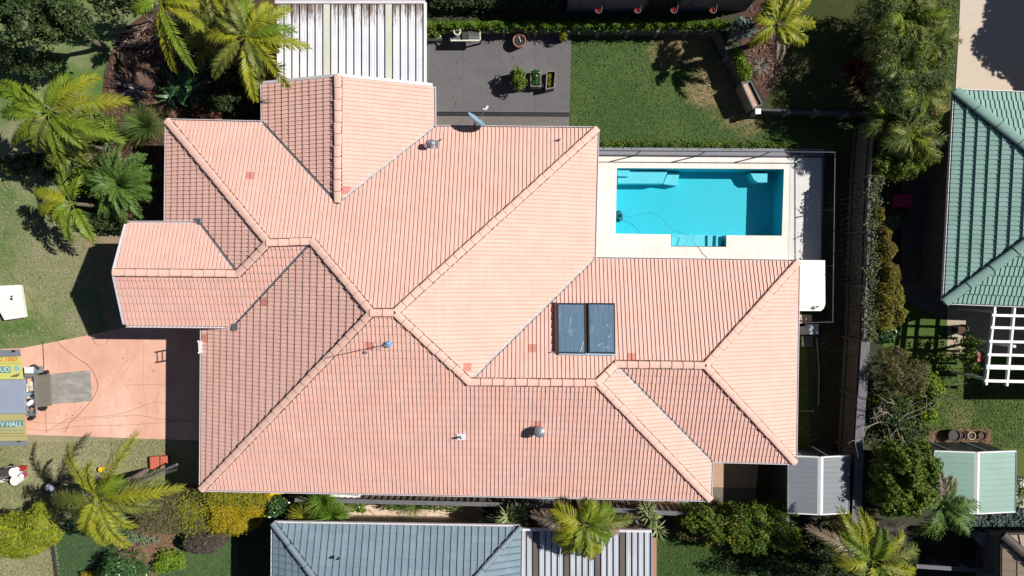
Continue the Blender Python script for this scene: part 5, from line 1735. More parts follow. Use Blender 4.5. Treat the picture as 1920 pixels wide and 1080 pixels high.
for a in np.linspace(0, 6.28, 8)[:-1]:
    mb = MB()
    branch(mb, top - Vector((0, 0, rr.uniform(0, .5))), Vector((math.cos(a), math.sin(a), 0.35)), rr.uniform(1.1, 1.7), 0.024, 2)
    mb.build('branch', bs)
bush('shrub', 'brown green feathery shrub beside the grey fence cap', 'shrub', [(1660, 695, 1.9, 34, 34, 1.0), (1695, 710, 1.9, 36, 32, 1.0), (1672, 665, 1.6, 26, 18, .7), (1715, 690, 1.5, 20, 20, .6)], 6500, 0.13, 'feather', seed=71, aspect=0.22, lump=0.28)
bush('shrub', 'glossy emerald shrub between gold conifer and feathery shrub', 'shrub', [(1652, 628, 1.0, 22, 16, .6), (1640, 622, 1.0, 12, 14, .5)], 1100, 0.14, 'glossy', seed=72, lump=0.25)
bush('conifer', 'small round gold conifer at the top of the row along the fence', 'conifer', [(1642, 405, 1.7, 12, 15, .5)], 1000, 0.09, 'oldgold2', seed=73, lump=0.2)
bush('conifer', 'bronze cone conifer, second below the small gold one', 'conifer', [(1650, 440, 1.7, 16, 17, .6)], 1700, 0.085, 'oldgold', seed=74, lump=0.12)
bush('conifer', 'wide bronze conifer, third in the row along the fence', 'conifer', [(1657, 468, 1.7, 19, 22, .6), (1645, 482, 1.6, 14, 18, .5)], 2500, 0.085, 'oldgold', seed=75, lump=0.12)
bush('conifer', 'long bronze and gold conifer above the emerald shrub', 'conifer', [(1662, 515, 1.7, 20, 26, .6), (1660, 555, 1.7, 28, 34, .7), (1676, 588, 1.6, 22, 22, .6), (1655, 595, 1.6, 24, 24, .6)], 7500, 0.09, 'oldgold2', seed=76, lump=0.14, extra=[('oldgold', 0.3, (0, 1))])
# ivy draped on the fence cap
rng = np.random.default_rng(5)
iv = thing('ivy', 'pale ivy draped along the top of the tall fence', 'ivy', (f_top[1].x, f_top[1].y, 0))
mb = MB()
P = []
for i in range(2300):
    f = rng.random()
    a = f_top[1].lerp(f_top[2], f)
    P.append((a.x + 0.14 + rng.normal(0, .13) + .06 * math.sin(f * 40), a.y, 1.97 + rng.uniform(-.12, .12)))
for i in range(260):
    f = rng.random()
    a = f_top[1].lerp(f_top[2], f)
    P.append((a.x - 0.05 - abs(rng.normal(0, .05)), a.y, rng.uniform(.6, 1.8)))
leaves(mb, np.array(P), np.tile([0, 0, 1.0], (len(P), 1)), 0.09, LEAF['ivy'], rng, 0.7, 0.5)
mb.build('leaves', iv)
mb = MB()
mb.tube([(f_top[1].lerp(f_top[2], f).x + .1, f_top[1].lerp(f_top[2], f).y, 1.95) for f in np.linspace(0, 1, 14)], 0.03, MAT['bark'], 5)
mb.build('vine', iv)

# ---- planting strip right of the upper fence
spots = [(1700, 30, 3.0, 'opalm', 60, 'olive feather palm clump at the top edge by the green verge'), (1745, 78, 2.6, 'opalm', 54, 'olive feather palm clump nearest the pale driveway'),
         (1690, 120, 3.0, 'bamboo', 58, 'dark feather palm clump beside the red cordyline'), (1722, 170, 2.8, 'opalm', 56, 'olive feather palm clump level with the red cordyline'),
         (1672, 222, 2.1, 'bamboo', 54, 'dark feather palm clump hugging the fence above the corner yard'), (1710, 255, 2.5, 'opalm', 50, 'olive feather palm clump left of the square clay slab')]
for i_, (x, y, z, m, rp_, lab) in enumerate(spots):
    rg = random.Random(100 + i_)
    fr = [(rg.uniform(0, 360), rp_ * rg.uniform(.55, 1.15), rg.uniform(15, 60), rg.uniform(55, 95), rg.choice([m, 'opalm', m, 'bamboo', 'gpalm'])) for _ in range(22)]
    palm(lab, x, y, z, 0, fr, m, seed=110 + i_, leaf=0.40, n=24, w=0.034, r=0.06)
bush('shrub', 'twiggy olive shrub at the top edge between fence and palms', 'shrub', [(1655, 20, 2.2, 40, 30, 1.0), (1650, 75, 2.0, 28, 30, .9)], 2600, 0.13, 'bamboo', seed=80, aspect=0.25, lump=0.4)
bush('shrub', 'olive bamboo like shrub between the feather palms', 'shrub', [(1690, 70, 2.2, 36, 36, .9), (1700, 205, 2.1, 40, 36, .9)], 3000, 0.14, 'bamboo', seed=81, aspect=0.25, lump=0.4)
bush('shrub', 'bright leafy shrub at the lower end of the palm strip', 'shrub', [(1690, 300, 1.7, 36, 30, .7), (1715, 285, 1.8, 26, 26, .7), (1655, 310, 1.6, 20, 20, .5)], 2600, 0.17, 'tree', seed=82, aspect=0.3, lump=0.35)
strap_plant('cordyline', 'dark red cordyline against the black shade of the fence', 'cordyline', 1628, 140, 2.2, 0, 24, 60, 'red', width=0.05, seed=83, ncrown=4, spread=.5, droop=(20, 60), elev=(5, 75), height=1.7)
bush('climbing_plant', 'leafy climber straggling over the pergola shadow', 'climber', [(1812, 648, 1.0, 26, 26, .6), (1790, 668, .8, 36, 10, .4), (1818, 690, .7, 16, 16, .4)], 950, 0.13, 'tree', seed=84, lump=0.5, r=0.03)

# ---- upper terrace and back yard planting
palm('yellow feather palm on the upper terrace mulch', 1458, 47, 3.2, TZ - .05,
     [(85, 50, 35, 60), (42, 72, 25, 60), (6, 70, 15, 60), (-33, 58, 20, 65), (-80, 58, 15, 65, 'dry'), (214, 54, 20, 70), (160, 38, 35, 70), (107, 52, 35, 60), (60, 46, 50, 70), (-60, 34, 40, 80), (130, 44, 40, 80, 'gpalm')],
     'ypalm', seed=85, leaf=0.34, n=36, w=0.042)
bush('shrub', 'blue grey shrub at the corner of the clipped hedge', 'shrub', [(1390, 55, TZ + .6, 22, 20, .5)], 900, 0.13, 'bluegum', ground=TZ - .05, seed=86, lump=0.3)
box_hedge('hedge', 'short bright clipped hedge on the terrace edge above the timber box', 'hedge', [(1376, 92), (1394, 90), (1412, 135), (1400, 148), (1392, 140)], TZ - .05, TZ + .35, 1300, 0.10, 'lime', seed=87)
box_hedge('hedge', 'long thin clipped green hedge along the retaining wall', 'hedge', [(740, 38), (1080, 37), (1372, 35), (1374, 46), (1080, 48), (740, 50)], TZ - .05, TZ + .45, 9000, 0.11, 'hedge', seed=88, rough=0.09)
box_hedge('hedge', 'dim clipped hedge along the very top edge beside the dark wall', 'hedge', [(805, -30), (1056, -30), (1056, 8), (805, 8)], TZ - .05, TZ + .9, 3600, 0.12, 'dark', seed=89)
box_hedge('hedge', 'low grassy edging hedge between lawn and pool fence', 'hedge', [(1120, 263), (1500, 267), (1500, 275), (1120, 272)], 0, 0.22, 3400, 0.08, 'tree', seed=90)
strap_plant('dead_shrub', 'bare grey twiggy plant on the terrace mulch', 'dead brush', 1432, 118, TZ + .5, TZ - .05, 22, 40, 'drygrey', width=0.025, seed=91, droop=(10, 60), elev=(5, 60))
litter('fallen_leaves', 1400, 10, 1470, 150, 420, 0.14, 'litter', TZ - .04, 6)

# ------------------------------------------------------------------ things standing about
def solid(name, label, cat, px, z0, z1, mat, group=None):
    """a plain-sided thing with the outline px at its top"""
    c = [W(x, y, z1) for x, y in px]
    o = (sum(p[0] for p in c) / len(c), sum(p[1] for p in c) / len(c), z0)
    mb = MB()
    mb.prism([p[:2] for p in c], z0, z1, MAT[mat])
    return tag(mb.build(name, None, False, o), label, cat, group)
def text_mesh(s, mat, name, parent, px, py, hpx, wpx, z):
    """flat lettering lying at height z, its lower left corner at a pixel"""
    cu = bpy.data.curves.new('t', 'FONT')
    cu.body = s
    cu.extrude = 0.004
    ob = bpy.data.objects.new('t', cu)
    COL.objects.link(ob)
    dg = bpy.context.evaluated_depsgraph_get()
    me = bpy.data.meshes.new_from_object(ob.evaluated_get(dg))
    bpy.data.objects.remove(ob)
    v = np.array([q.co[:] for q in me.vertices])
    lo, hi = v.min(0), v.max(0)
    sx, sy = M_(wpx, z) / (hi[0] - lo[0]), M_(hpx, z) / (hi[1] - lo[1])
    p = W(px, py, z)
    pw = parent_world(parent)
    for q in me.vertices:
        q.co = (p[0] + (q.co.x - lo[0]) * sx - pw.x, p[1] + (q.co.y - lo[1]) * sy - pw.y, z + q.co.z - pw.z)
    me.name = name
    me.materials.clear()
    me.materials.append(MAT[mat])
    o = bpy.data.objects.new(name, me)
    COL.objects.link(o)
    o.parent = parent
    return o
# -- the sign trailer at the left edge
tz = 0.8
tl = thing('sign_trailer', 'grey roofed trailer with two raised yellow sign wings, on the driveway', 'trailer', W(-20, 745, 0))
def flat(name, px, z, mat, th=0.03):
    mb = MB()
    mb.prism([W(x, y, z)[:2] for x, y in px], z - th, z, MAT[mat])
    return mb.build(name, tl)
mb = MB()
mb.prism([W(x, y, tz - .04)[:2] for x, y in [(-170, 718), (43, 714), (44.5, 773), (-170, 777)]], 0.3, tz - 0.04, MAT['bluegrey'])
mb.build('body', tl)
flat('roof', [(-170, 715.5), (44.5, 711.5), (46, 775), (-170, 778.5)], tz, 'bluegrey', 0.04)
up = flat('sign_wing', [(-170, 714.5), (43.5, 710.8), (38.5, 668.5), (-170, 672)], tz - .01, 'signgreen')
flat('sign_panel', [(-170, 687), (40.5, 683.5), (38.8, 669), (-170, 672.5)], tz, 'signyellow', 0.008)
flat('wing_lip', [(-170, 671.5), (38.3, 668), (37, 655.5), (-170, 659.5)], tz - .02, 'shedgrey')
flat('stripe', [(-170, 685.5), (40.7, 682.2), (40.5, 680.8), (-170, 684)], tz + .004, 'signolive', 0.006)
lw = flat('sign_wing', [(-170, 779), (47, 775.6), (49.6, 826), (-170, 830)], tz - .01, 'signolive')
flat('name_band', [(-170, 791), (43, 788.5), (43.6, 801), (-170, 804)], tz, 'signteal', 0.008)
flat('stripe', [(-170, 808), (43.2, 806), (43.2, 807.2), (-170, 809.4)], tz, 'signteal', 0.006)
flat('wing_lip', [(-170, 830.5), (49.8, 826.5), (50.2, 835), (-170, 839.5)], tz - .02, 'shedgrey')
flat('badge_frame', [(-14, 687.5), (19.5, 687), (19.8, 699), (-14, 699.8)], tz, 'signteal', 0.008)
text_mesh('C 1007', 'signred', 'lettering', tl, -2.5, 677.2, 7.6, 36, tz + .004)
text_mesh('UD', 'signwhite', 'lettering', tl, 1, 697.4, 9, 17, tz + .004)
text_mesh('V HALL', 'signwhite', 'lettering', tl, 0.5, 800, 9.6, 41.5, tz + .004)
mb = MB()
c = W(32.3, 690.5, tz)
mb.lathe((c[0], c[1], tz), [(M_(4.9, tz), -.004), (M_(4.9, tz), .008)], MAT['signblue'], 16)
mb.build('badge', tl)
flat('plough_mark', [(20, 705.6), (24, 703.6), (38, 699.8), (32.5, 706.4), (21, 707)], tz + .004, 'signdark', 0.008)
rr = random.Random(3)
mb = MB()
for y in (812.5, 817.8):
    x = 1.0
    while x < 42:
        l = rr.uniform(1.2, 3.6)
        p0, p1 = W(x, y, tz + .004), W(x + l, y, tz + .004)
        mb.box(((p0[0] + p1[0]) / 2, p0[1] + rr.uniform(-.006, .006), tz + .001), (p1[0] - p0[0], 0.022, 0.006), MAT['signdark'])
        x += l + rr.uniform(.6, 1.6)
mb.build('small_print', tl)
flat('handle', [(22, 656.5), (27.5, 656.3), (27.6, 660.5), (22, 660.7)], tz + .01, 'black')
flat('handle', [(32, 827.2), (38, 827), (38, 829), (32, 829.2)], tz + .01, 'black')
for (x, y) in ((5, 716), (5, 774), (-90, 718), (-90, 776)):
    c = W(x, y, 0.3)
    mb = MB()
    mb.tube([(c[0], c[1] - .1, .3), (c[0], c[1] + .1, .3)], 0.3, MAT['black'], 16)
    mb.build('wheel', tl)
# open tool tray behind it, with its load
tr_ = thing('tool_tray', 'open steel tool tray full of oddments at the back of the trailer', 'tool tray', W(56, 745, 0))
mb = MB()
mb.prism([W(x, y, .5)[:2] for x, y in [(48, 708), (64, 706), (67, 776), (51, 779)]], .42, .5, MAT['steel'])
mb.build('floor_plate', tr_)
for (a, b) in (((46, 707), (64, 705)), ((64, 705), (67, 777)), ((67, 777), (49, 780)), ((49, 780), (46, 707))):
    mb = MB()
    mb.beam(W(*a, .75), W(*b, .75), .05, .05, MAT['silver'])
    mb.build('frame_bar', tr_)
rr = random.Random(12)
cols = ['orange', 'sandpath', 'white', 'yellowplastic', 'cable', 'black', 'white', 'bluecap', 'timber', 'black', 'dishblue', 'brownsheet']
for i in range(22):
    x, y = rr.uniform(49, 62), 712 + 60 * i / 22
    p = W(x, y, .6)
    mb = MB()
    mb.box((p[0], p[1], .5 + .08), (rr.uniform(.08, .24), rr.uniform(.06, .16), rr.uniform(.06, .16)), MAT[cols[(i if y < 740 else i + rr.randrange(12)) % 12] if y > 735 else rr.choice(['orange', 'sandpath', 'timber', 'white'])], rz=rr.uniform(0, 3))
    tag(mb.build('tool_load', None, False, (p[0], p[1], .5)), 'small tool or tin lying loose in the steel tool tray', 'tool', 'loose tools in the tray')
bx = thing('cool_box', 'white and grey cool box beside the trailer tray', 'cool box', W(58, 696, 0))
mb = MB(); mb.prism([W(x, y, .85)[:2] for x, y in [(45, 688), (61.5, 688), (61.5, 700), (46, 700)]], .45, .85, MAT['white']); mb.build('lid', bx)
mb = MB(); mb.prism([W(x, y, .80)[:2] for x, y in [(62, 688.5), (71, 689), (71, 700), (62, 700)]], .45, .80, MAT['shedgrey']); mb.build('side_bin', bx)
mb = MB(); mb.prism([W(x, y, .5)[:2] for x, y in [(45.5, 701), (72, 701), (66, 704.5), (46, 705.5)]], .40, .5, MAT['silver']); mb.build('shelf', bx)
mb = MB(); mb.tube([W(58, 686.5, .8), W(64, 684.5, .9), W(70, 688, .85), W(72, 692, .8)], .045, MAT['black'], 7); mb.build('strap', bx)
mb = MB()
mb.prism([W(x, y, .40)[:2] for x, y in [(64, 705), (92, 701), (94.5, 761), (68, 764)]], .30, .40, MAT['mat2'])
tag(mb.build('canvas_platform', None, False, W(80, 733, 0)), 'khaki canvas covered platform between the trailer and the grey mat', 'platform')
mb = MB()
a = [W(95, 702, .2), W(169, 694, .03), W(172.5, 752, .03), W(97, 757.5, .2)]
mb.add([tuple(p) for p in a] + [(p[0], p[1], 0.017) for p in a], [(3, 2, 1, 0), (0, 1, 5, 4), (1, 2, 6, 5), (2, 3, 7, 6), (3, 0, 4, 7)], MAT['mat'])
tag(mb.build('rubber_mat', None, False, W(133, 727, 0)), 'worn grey ramp mat lying flat on the pink driveway', 'mat')
for i_, (x, y) in enumerate(((78, 700), (82, 698.5), (88, 697.5), (80, 765), (84, 766), (63, 781), (60, 784))):
    p = W(x, y, .25)
    mb = MB()
    mb.box(p, (.14, .09, .16), MAT['black'], rz=i_)
    mb.box((p[0] + .05, p[1] - .04, p[2] + .1), (.05, .05, .08), MAT['darksteel'], rz=i_ * .7)
    tag(mb.build('clamp', None, False, (p[0], p[1], 0)), 'small black clamp at the edge of the trailer platform', 'clamp', 'black clamps round the trailer platform')
# -- white storage box on the lawn
wb = thing('storage_box', 'white angular storage box on the lawn at the left edge', 'box', W(5, 570, 0))
topz = 0.32
op = [(-80, 540), (36.5, 535), (46, 594), (9, 599.5), (-2, 580), (-80, 572)]
mb = MB(); mb.prism([W(x, y, topz - .05)[:2] for x, y in op], 0.05, topz - .05, MAT['cream']); mb.build('body', wb)
mb = MB(); mb.prism(inset([W(x, y, topz)[:2] for x, y in op], -0.02), topz - .05, topz, MAT['white']); mb.build('lid', wb)
for yy in (555.5, 559.5, 561.5):
    mb = MB(); p = W(21.5, yy, topz + .01); mb.box((p[0], p[1], topz + .006), (.09, .055, .018), MAT['black']); mb.build('latch', wb)
# -- ladder leaning at the west gutter
ld = thing('ladder', 'white ladder leaning on the west gutter above the shaded driveway', 'ladder', W(396, 652, 0))
L0, L1 = (Vector(W(399, 641, 0.02)), Vector(W(371.5, 640, 3.30))), (Vector(W(398.5, 662, 0.02)), Vector(W(372.5, 661.5, 3.30)))
for a, b in (L0, L1):
    mb = MB(); mb.tube([a, b], .032, MAT['white'], 6); mb.build('stile', ld)
for k in range(1, 12):
    f = k / 11.4
    mb = MB(); mb.tube([L0[0].lerp(L0[1], f), L1[0].lerp(L1[1], f)], .02, MAT['white'], 6); mb.build('rung', ld)
# -- hoses and leads over lawn and driveway
def hose(label, pts, r=0.014, mat='hose', z=0.03):
    P = [Vector(W(x, y, z)) for x, y in pts]
    Q = []
    for i in range(len(P) - 1):
        p0, p1, p2, p3 = P[max(0, i - 1)], P[i], P[i + 1], P[min(len(P) - 1, i + 2)]
        for k in range(5):
            t = k / 5
            Q.append(0.5 * ((2 * p1) + (-p0 + p2) * t + (2 * p0 - 5 * p1 + 4 * p2 - p3) * t * t + (-p0 + 3 * p1 - 3 * p2 + p3) * t ** 3))
    Q.append(P[-1])
    mb = MB()
    mb.tube(Q, r, MAT[mat], 5)
    return tag(mb.build('hose', None, False, Q[len(Q) // 2]), label, 'hose')
hose('dark hose curving from the lawn round the end of the grey mat', [(18, 515), (45, 541), (75, 590), (107, 640), (140, 668), (168, 688), (183, 718), (176, 744), (150, 775), (132, 792), (122, 810)], .010)
hose('thin hose crossing the lower driveway towards the garage', [(50, 790), (85, 793), (120, 793), (165, 785), (200, 783), (240, 779), (270, 780), (300, 786), (340, 789), (385, 790)], .006)
hose('thin hose lying lowest on the driveway near the grass', [(50, 804), (90, 807), (150, 799), (230, 797), (300, 793), (330, 790)], .006)
hose('thin hose swinging up from the lower driveway to the shadow edge', [(88, 808), (112, 795), (135, 784), (200, 780), (240, 772), (270, 760), (292, 754), (318, 757)], .006)
hose('small loop of hose at the shadow of the porch', [(172, 630), (176, 640), (186, 648), (197, 645), (203, 636), (200, 622)], .006)
hose('short lead hanging down to the trailer platform', [(80, 640), (81, 660), (82, 685), (80, 700)], .014, 'black')
hose('thin brown lead from the trailer platform to the grass', [(85, 766), (86, 785), (87, 812)], .008)
# -- pots, tubs and buckets of the front garden
def pot(name, label, px, py, r, h, mat, fill='dirt', z=0.0, cat='pot', group=None, taper=.75):
    c = W(px, py, z + h)
    t = thing(name, label, cat, (c[0], c[1], z), group)
    mb = MB()
    mb.lathe((c[0], c[1], z), [(r * taper, 0), (r, h), (r, h + .01), (r * .86, h + .01), (r * .82, h - .06)], MAT[mat], 20)
    mb.build('pot', t)
    mb = MB()
    mb.lathe((c[0], c[1], z), [(r * .8, h - .09), (r * .84, h - .05), (r * .5, h - .045)], MAT[fill] if fill in MAT else LEAF[fill], 14)
    mb.build('filling', t)
    return t
pot('garden_pot', 'dark round pot filled with pale grey gravel by the yellow palm', 93, 916, .23, .42, 'darksteel', 'bluegrey')
def bucket(label, px, py, r, h, mat, lid):
    c = W(px, py, h)
    t = thing('paint_bucket', label, 'bucket', (c[0], c[1], 0), None)
    mb = MB(); mb.lathe((c[0], c[1], 0), [(r * .85, 0), (r * .97, h - .03)], MAT[mat], 18); mb.build('bucket', t)
    mb = MB(); mb.lathe((c[0], c[1], h - .03), [(r, 0), (r, .03), (r * .9, .035), (r * .88, .025)], MAT[lid], 18); mb.build('lid', t)
    return t
bucket('white lidded bucket nearest the trailer, upper of the two big ones', 25, 886, .20, .38, 'white', 'white')
bucket('white lidded bucket, lower of the two big ones on the grass', 27, 902, .19, .36, 'white', 'white')
bucket('little white bucket tucked above the two big white ones', 31, 880, .10, .34, 'white', 'white')
bucket('little pink lidded bucket right of the two big white ones', 40, 893, .09, .3, 'pinkplastic', 'white')
solid('crate', 'dark crate at the left edge by the white buckets', 'crate', [(-8, 881), (11, 880), (14, 893), (-8, 895)], 0, .4, 'darktimber')
solid('crate', 'small dark red crate behind the little bucket', 'crate', [(34, 875), (43, 876), (42, 884), (35, 883)], 0, .3, 'redplastic')
for i_, (x, y) in enumerate(((13, 877), (20, 874), (8, 898), (3, 902), (14, 899), (38, 886), (44, 889))):
    p = W(x, y, .1)
    mb = MB(); mb.box((p[0], p[1], .07), (.15, .1, .14), MAT[('steel', 'black', 'steel', 'cream', 'black', 'black', 'bluegrey')[i_]], rz=i_)
    mb.tube([(p[0] - .08, p[1], .15), (p[0], p[1], .2), (p[0] + .08, p[1], .15)], .012, MAT['steel'], 5)
    tag(mb.build('paint_tin', None, False, (p[0], p[1], 0)), 'small paint tin among the white buckets', 'tin', 'tins among the white buckets')
for (pxs, lab) in (([(280, 857), (297, 856), (297.5, 879), (281, 880)], 'larger stack of red clay tiles on the grass'), ([(299.5, 856), (313, 855), (313.5, 871), (300, 872)], 'smaller stack of red clay tiles beside the eave shadow')):
    c = [W(x, y, .26) for x, y in pxs]
    o = (sum(p[0] for p in c) / 4, sum(p[1] for p in c) / 4, 0)
    t = thing('tile_stack', lab, 'tile stack', o)
    for k in range(4):
        mb = MB()
        q = [(p[0] + (k % 2) * .012, p[1], 0) for p in c]
        mb.prism(q, .008 + k * .065, .062 + k * .065, MAT['redbrick'])
        a, b, cc, d = (Vector(x) for x in q)
        for f in (.22, .5, .78):
            z = Vector((0, 0, .078 + k * .065))
            mb.beam(a.lerp(b, f) + z, d.lerp(cc, f) + z, .05, .02, MAT['redbrick'])
        mb.build('clay_tile', t)
mb = MB(); c = W(186, 882, .3)
mb.lathe((c[0], c[1], 0), [(.07, 0), (.10, .18), (.11, .20), (.08, .21)], MAT['yellowplastic'], 16)
tag(mb.build('bucket', None, False, (c[0], c[1], 0)), 'small yellow bucket at the heart of the yellow palm', 'bucket')
solid('plastic_tub', 'red plastic tub half hidden under the south gutter', 'tub', [(450, 908), (480, 909), (475, 922.5), (456, 922)], 0, .7, 'redplastic')
solid('plastic_tub', 'bright yellow plastic tub half hidden under the south gutter', 'tub', [(497, 908), (538, 909), (535, 924.5), (506, 931.5), (500, 927)], 0, .7, 'yellowplastic')
fr_ = thing('bench_frame', 'white painted frame against the south wall behind the flax', 'frame', W(625, 928, 0))
for a, b, w_ in (((583, 919, 1.0), (676, 923, 1.0), .07), ((580, 927.5, .95), (673, 932, .95), .11), ((587, 917, 1.0), (579, 936, .95), .09), ((679, 919, 1.0), (671, 935, .95), .09)):
    mb = MB(); mb.beam(W(*a), W(*b), w_, .05, MAT['white']); mb.build('rail', fr_)
for (x, y) in ((582, 931), (672, 934), (586, 919), (678, 921)):
    p = W(x, y, .9); mb = MB(); mb.box((p[0], p[1], .46), (.06, .06, .9), MAT['white']); mb.build('leg', fr_)
solid('board', 'flat grey board lying behind the lapped fence', 'board', [(995, 922), (1041, 925), (1040, 945), (995, 942)], .5, .55, 'shedgrey')
sheet('south_side_path', [(540, 890), (1340, 905), (1340, 948), (540, 936)], 0.010, MAT['terrapath'])
hose('dark loop of hose on the sand path', [(682, 966), (679, 960), (684, 956), (692, 957), (702, 965), (708, 968)], .012, 'hose')

# -- patio furniture
pt = 0.08
tb = thing('potting_table', 'grey slatted potting table at the back edge of the patio', 'table', W(874, 68, pt))
TP = [(861, 58), (899, 58.5), (899.5, 75), (845, 75)]
c = [Vector(W(x, y, .78)) for x, y in TP]
for k in range(6):
    f0, f1 = k / 6, (k + .85) / 6
    mb = MB()
    q = [c[0].lerp(c[3], f0), c[1].lerp(c[2], f0), c[1].lerp(c[2], f1), c[0].lerp(c[3], f1)]
    mb.prism([p[:2] for p in q], .75, .78, MAT['greytimber'])
    mb.build('slat', tb)
mb = MB(); mb.beam(c[3] + Vector((0, -.02, .02)), c[2] + Vector((0, -.02, .02)), .06, .07, MAT['cream']); mb.build('front_rail', tb)
mb = MB(); mb.beam(c[2] + Vector((.02, 0, .02)), c[1] + Vector((.02, 0, .02)), .05, .07, MAT['cream']); mb.build('side_rail', tb)
for p in c:
    mb = MB(); mb.box((p.x, p.y + (.06 if p.y < c[0].y - .1 else -.06), .41), (.06, .06, .68), MAT['greytimber']); mb.build('leg', tb)
mb = MB(); p = W(857, 58, .95)
ring = [(p[0] + .13 * math.cos(t), p[1] + .15 * math.sin(t), .93) for t in np.linspace(0, 6.283, 17)]
mb.tube(ring, .035, MAT['cream'], 6)
mb.tube([(p[0] - .12, p[1], .93), (p[0], p[1] + .02, .96), (p[0] + .12, p[1], .93)], .02, MAT['timber'], 5)
tag(mb.build('wreath', None, False, (p[0], p[1], .78)), 'round cream wreath on the potting table', 'wreath')
solid('cushion', 'dark plum cushion on the potting table', 'cushion', [(866, 60), (878, 59.5), (879, 72), (867, 73)], .79, .87, 'darktimber')
tp = pot('garden_pot', 'large terracotta bowl with a pale stick on the patio edge', 974, 76, .27, .42, 'terracotta', 'black', pt)
mb = MB(); a = W(974, 72, .5); mb.tube([(a[0] - .02, a[1] + .1, .44), (a[0] + .05, a[1] - .14, .5)], .022, MAT['cream'], 6); mb.build('stick', tp)
pl1 = solid('planter', 'pale planter box holding the leafy shrub by the white patio roof', 'planter', [(800, 55), (827, 55), (827, 72), (800, 72)], pt, .5, 'cream')
bush('shrub', 'leafy green shrub in the pale planter by the white patio roof', 'shrub', [(813, 62, .65, 13, 10, .25)], 420, 0.12, 'tree', ground=.45, seed=92, lump=.3, r=.02)
pot('garden_pot', 'small dark pot with a yellowish plant at the patio corner', 1054, 70, .15, .3, 'darksteel', 'dirt', pt)
bush('shrub', 'little yellowish potted plant at the patio corner', 'plant', [(1056, 67, .6, 8, 8, .22)], 160, 0.10, 'goldgreen', ground=.36, seed=93, lump=.3, r=.015)
def trough(label, px, h, mat):
    c = [W(x, y, h) for x, y in px]
    o = (sum(p[0] for p in c) / 4, sum(p[1] for p in c) / 4, pt)
    t = thing('planter_box', label, 'planter', o)
    q = [p[:2] for p in c]
    inn = inset(q, .045)
    mb = MB()
    for i in range(4):
        a, b, a2, b2 = q[i], q[(i + 1) % 4], inn[i], inn[(i + 1) % 4]
        mb.add([(*a, pt), (*b, pt), (*b, h), (*a, h), (*a2, h), (*b2, h), (*b2, pt + .1), (*a2, pt + .1)], [(0, 1, 2, 3), (3, 2, 5, 4), (4, 5, 6, 7)], MAT[mat])
    mb.build('box', t)
    mb = MB(); mb.add([(*p, pt + .2) for p in inn], [(3, 2, 1, 0)], MAT['dirt']); o_ = mb.build('soil', t); fix_up(o_)
    return t
trough('left planter box, hidden under a bushy overflowing plant', [(962, 131), (985, 131), (985, 164), (962, 164)], .6, 'timber')
bush('shrub', 'bushy plant overflowing the left planter box on the patio', 'plant', [(970, 139, .85, 13, 14, .3), (974, 154, .8, 13, 13, .3), (966, 148, .8, 10, 14, .25)], 620, 0.12, 'tree', ground=.45, seed=94, lump=.3, r=.02)
trough('middle planter box filled level with dense green leaves', [(994, 130), (1015, 131), (1015, 163), (995, 162)], .58, 'timber')
bush('shrub', 'dense low leaves filling the middle planter box', 'plant', [(1005, 139, .55, 9, 9, .12), (1005, 153, .55, 9, 9, .12)], 520, 0.11, 'glossy', ground=.4, seed=95, lump=.15, r=.015)
trough('right planter box, half empty with a dark inside', [(1025, 132), (1043, 132.5), (1040, 165), (1023, 168)], .6, 'timber')
bush('shrub', 'thin yellowing leaves inside the half empty right planter box', 'plant', [(1031, 150, .36, 6, 14, .12)], 220, 0.10, 'goldgreen', ground=.28, seed=96, lump=.3, r=.012)
mb = MB(); p = W(1016, 160, .2); mb.box((p[0], p[1], .16), (.12, .14, .15), MAT['white'], rz=.4); mb.box((p[0], p[1], .25), (.06, .08, .05), MAT['cream'], rz=.2)
tag(mb.build('watering_can', None, False, (p[0], p[1], pt)), 'small white can between the middle and right planter boxes', 'watering can')
tbx = thing('timber_box', 'open timber garden box with a dark half, by the wall corner', 'garden box', W(1410, 180, 0))
q = [W(x, y, .95) for x, y in [(1392, 158), (1408, 152), (1429, 195), (1413, 204)]]
mb = MB(); mb.prism([p[:2] for p in q], 0.02, .85, MAT['timber']); mb.build('box', tbx)
va, vb, vc, vd = (Vector(p) for p in q)
mb = MB(); mb.prism([p[:2] for p in (va.lerp(vb, .05), va.lerp(vb, .56), vd.lerp(vc, .56), vd.lerp(vc, .05))], .85, .9, surf('pale_cardboard', (.58, .40, .29), (.40, .24, .17), 3.5, .9)); mb.build('lid_half', tbx)
mb = MB(); mb.prism([p[:2] for p in (va.lerp(vb, .58), va.lerp(vb, .95), vd.lerp(vc, .95), vd.lerp(vc, .58))], .85, .87, MAT['darksteel']); mb.build('dark_liner', tbx)
for a, b in ((va, vb), (vb, vc), (vc, vd), (vd, va)):
    mb = MB(); mb.beam(a, b, .05, .12, MAT['greytimber']); mb.build('rim', tbx)
p = W(1421, 209, .8); mb = MB(); mb.box((p[0], p[1], .4), (.16, .16, .8), MAT['greyside']); mb.box((p[0], p[1], .82), (.22, .22, .05), MAT['white'])
tag(mb.build('gate_post', None, False, (p[0], p[1], 0)), 'short pale capped post below the timber box', 'post')

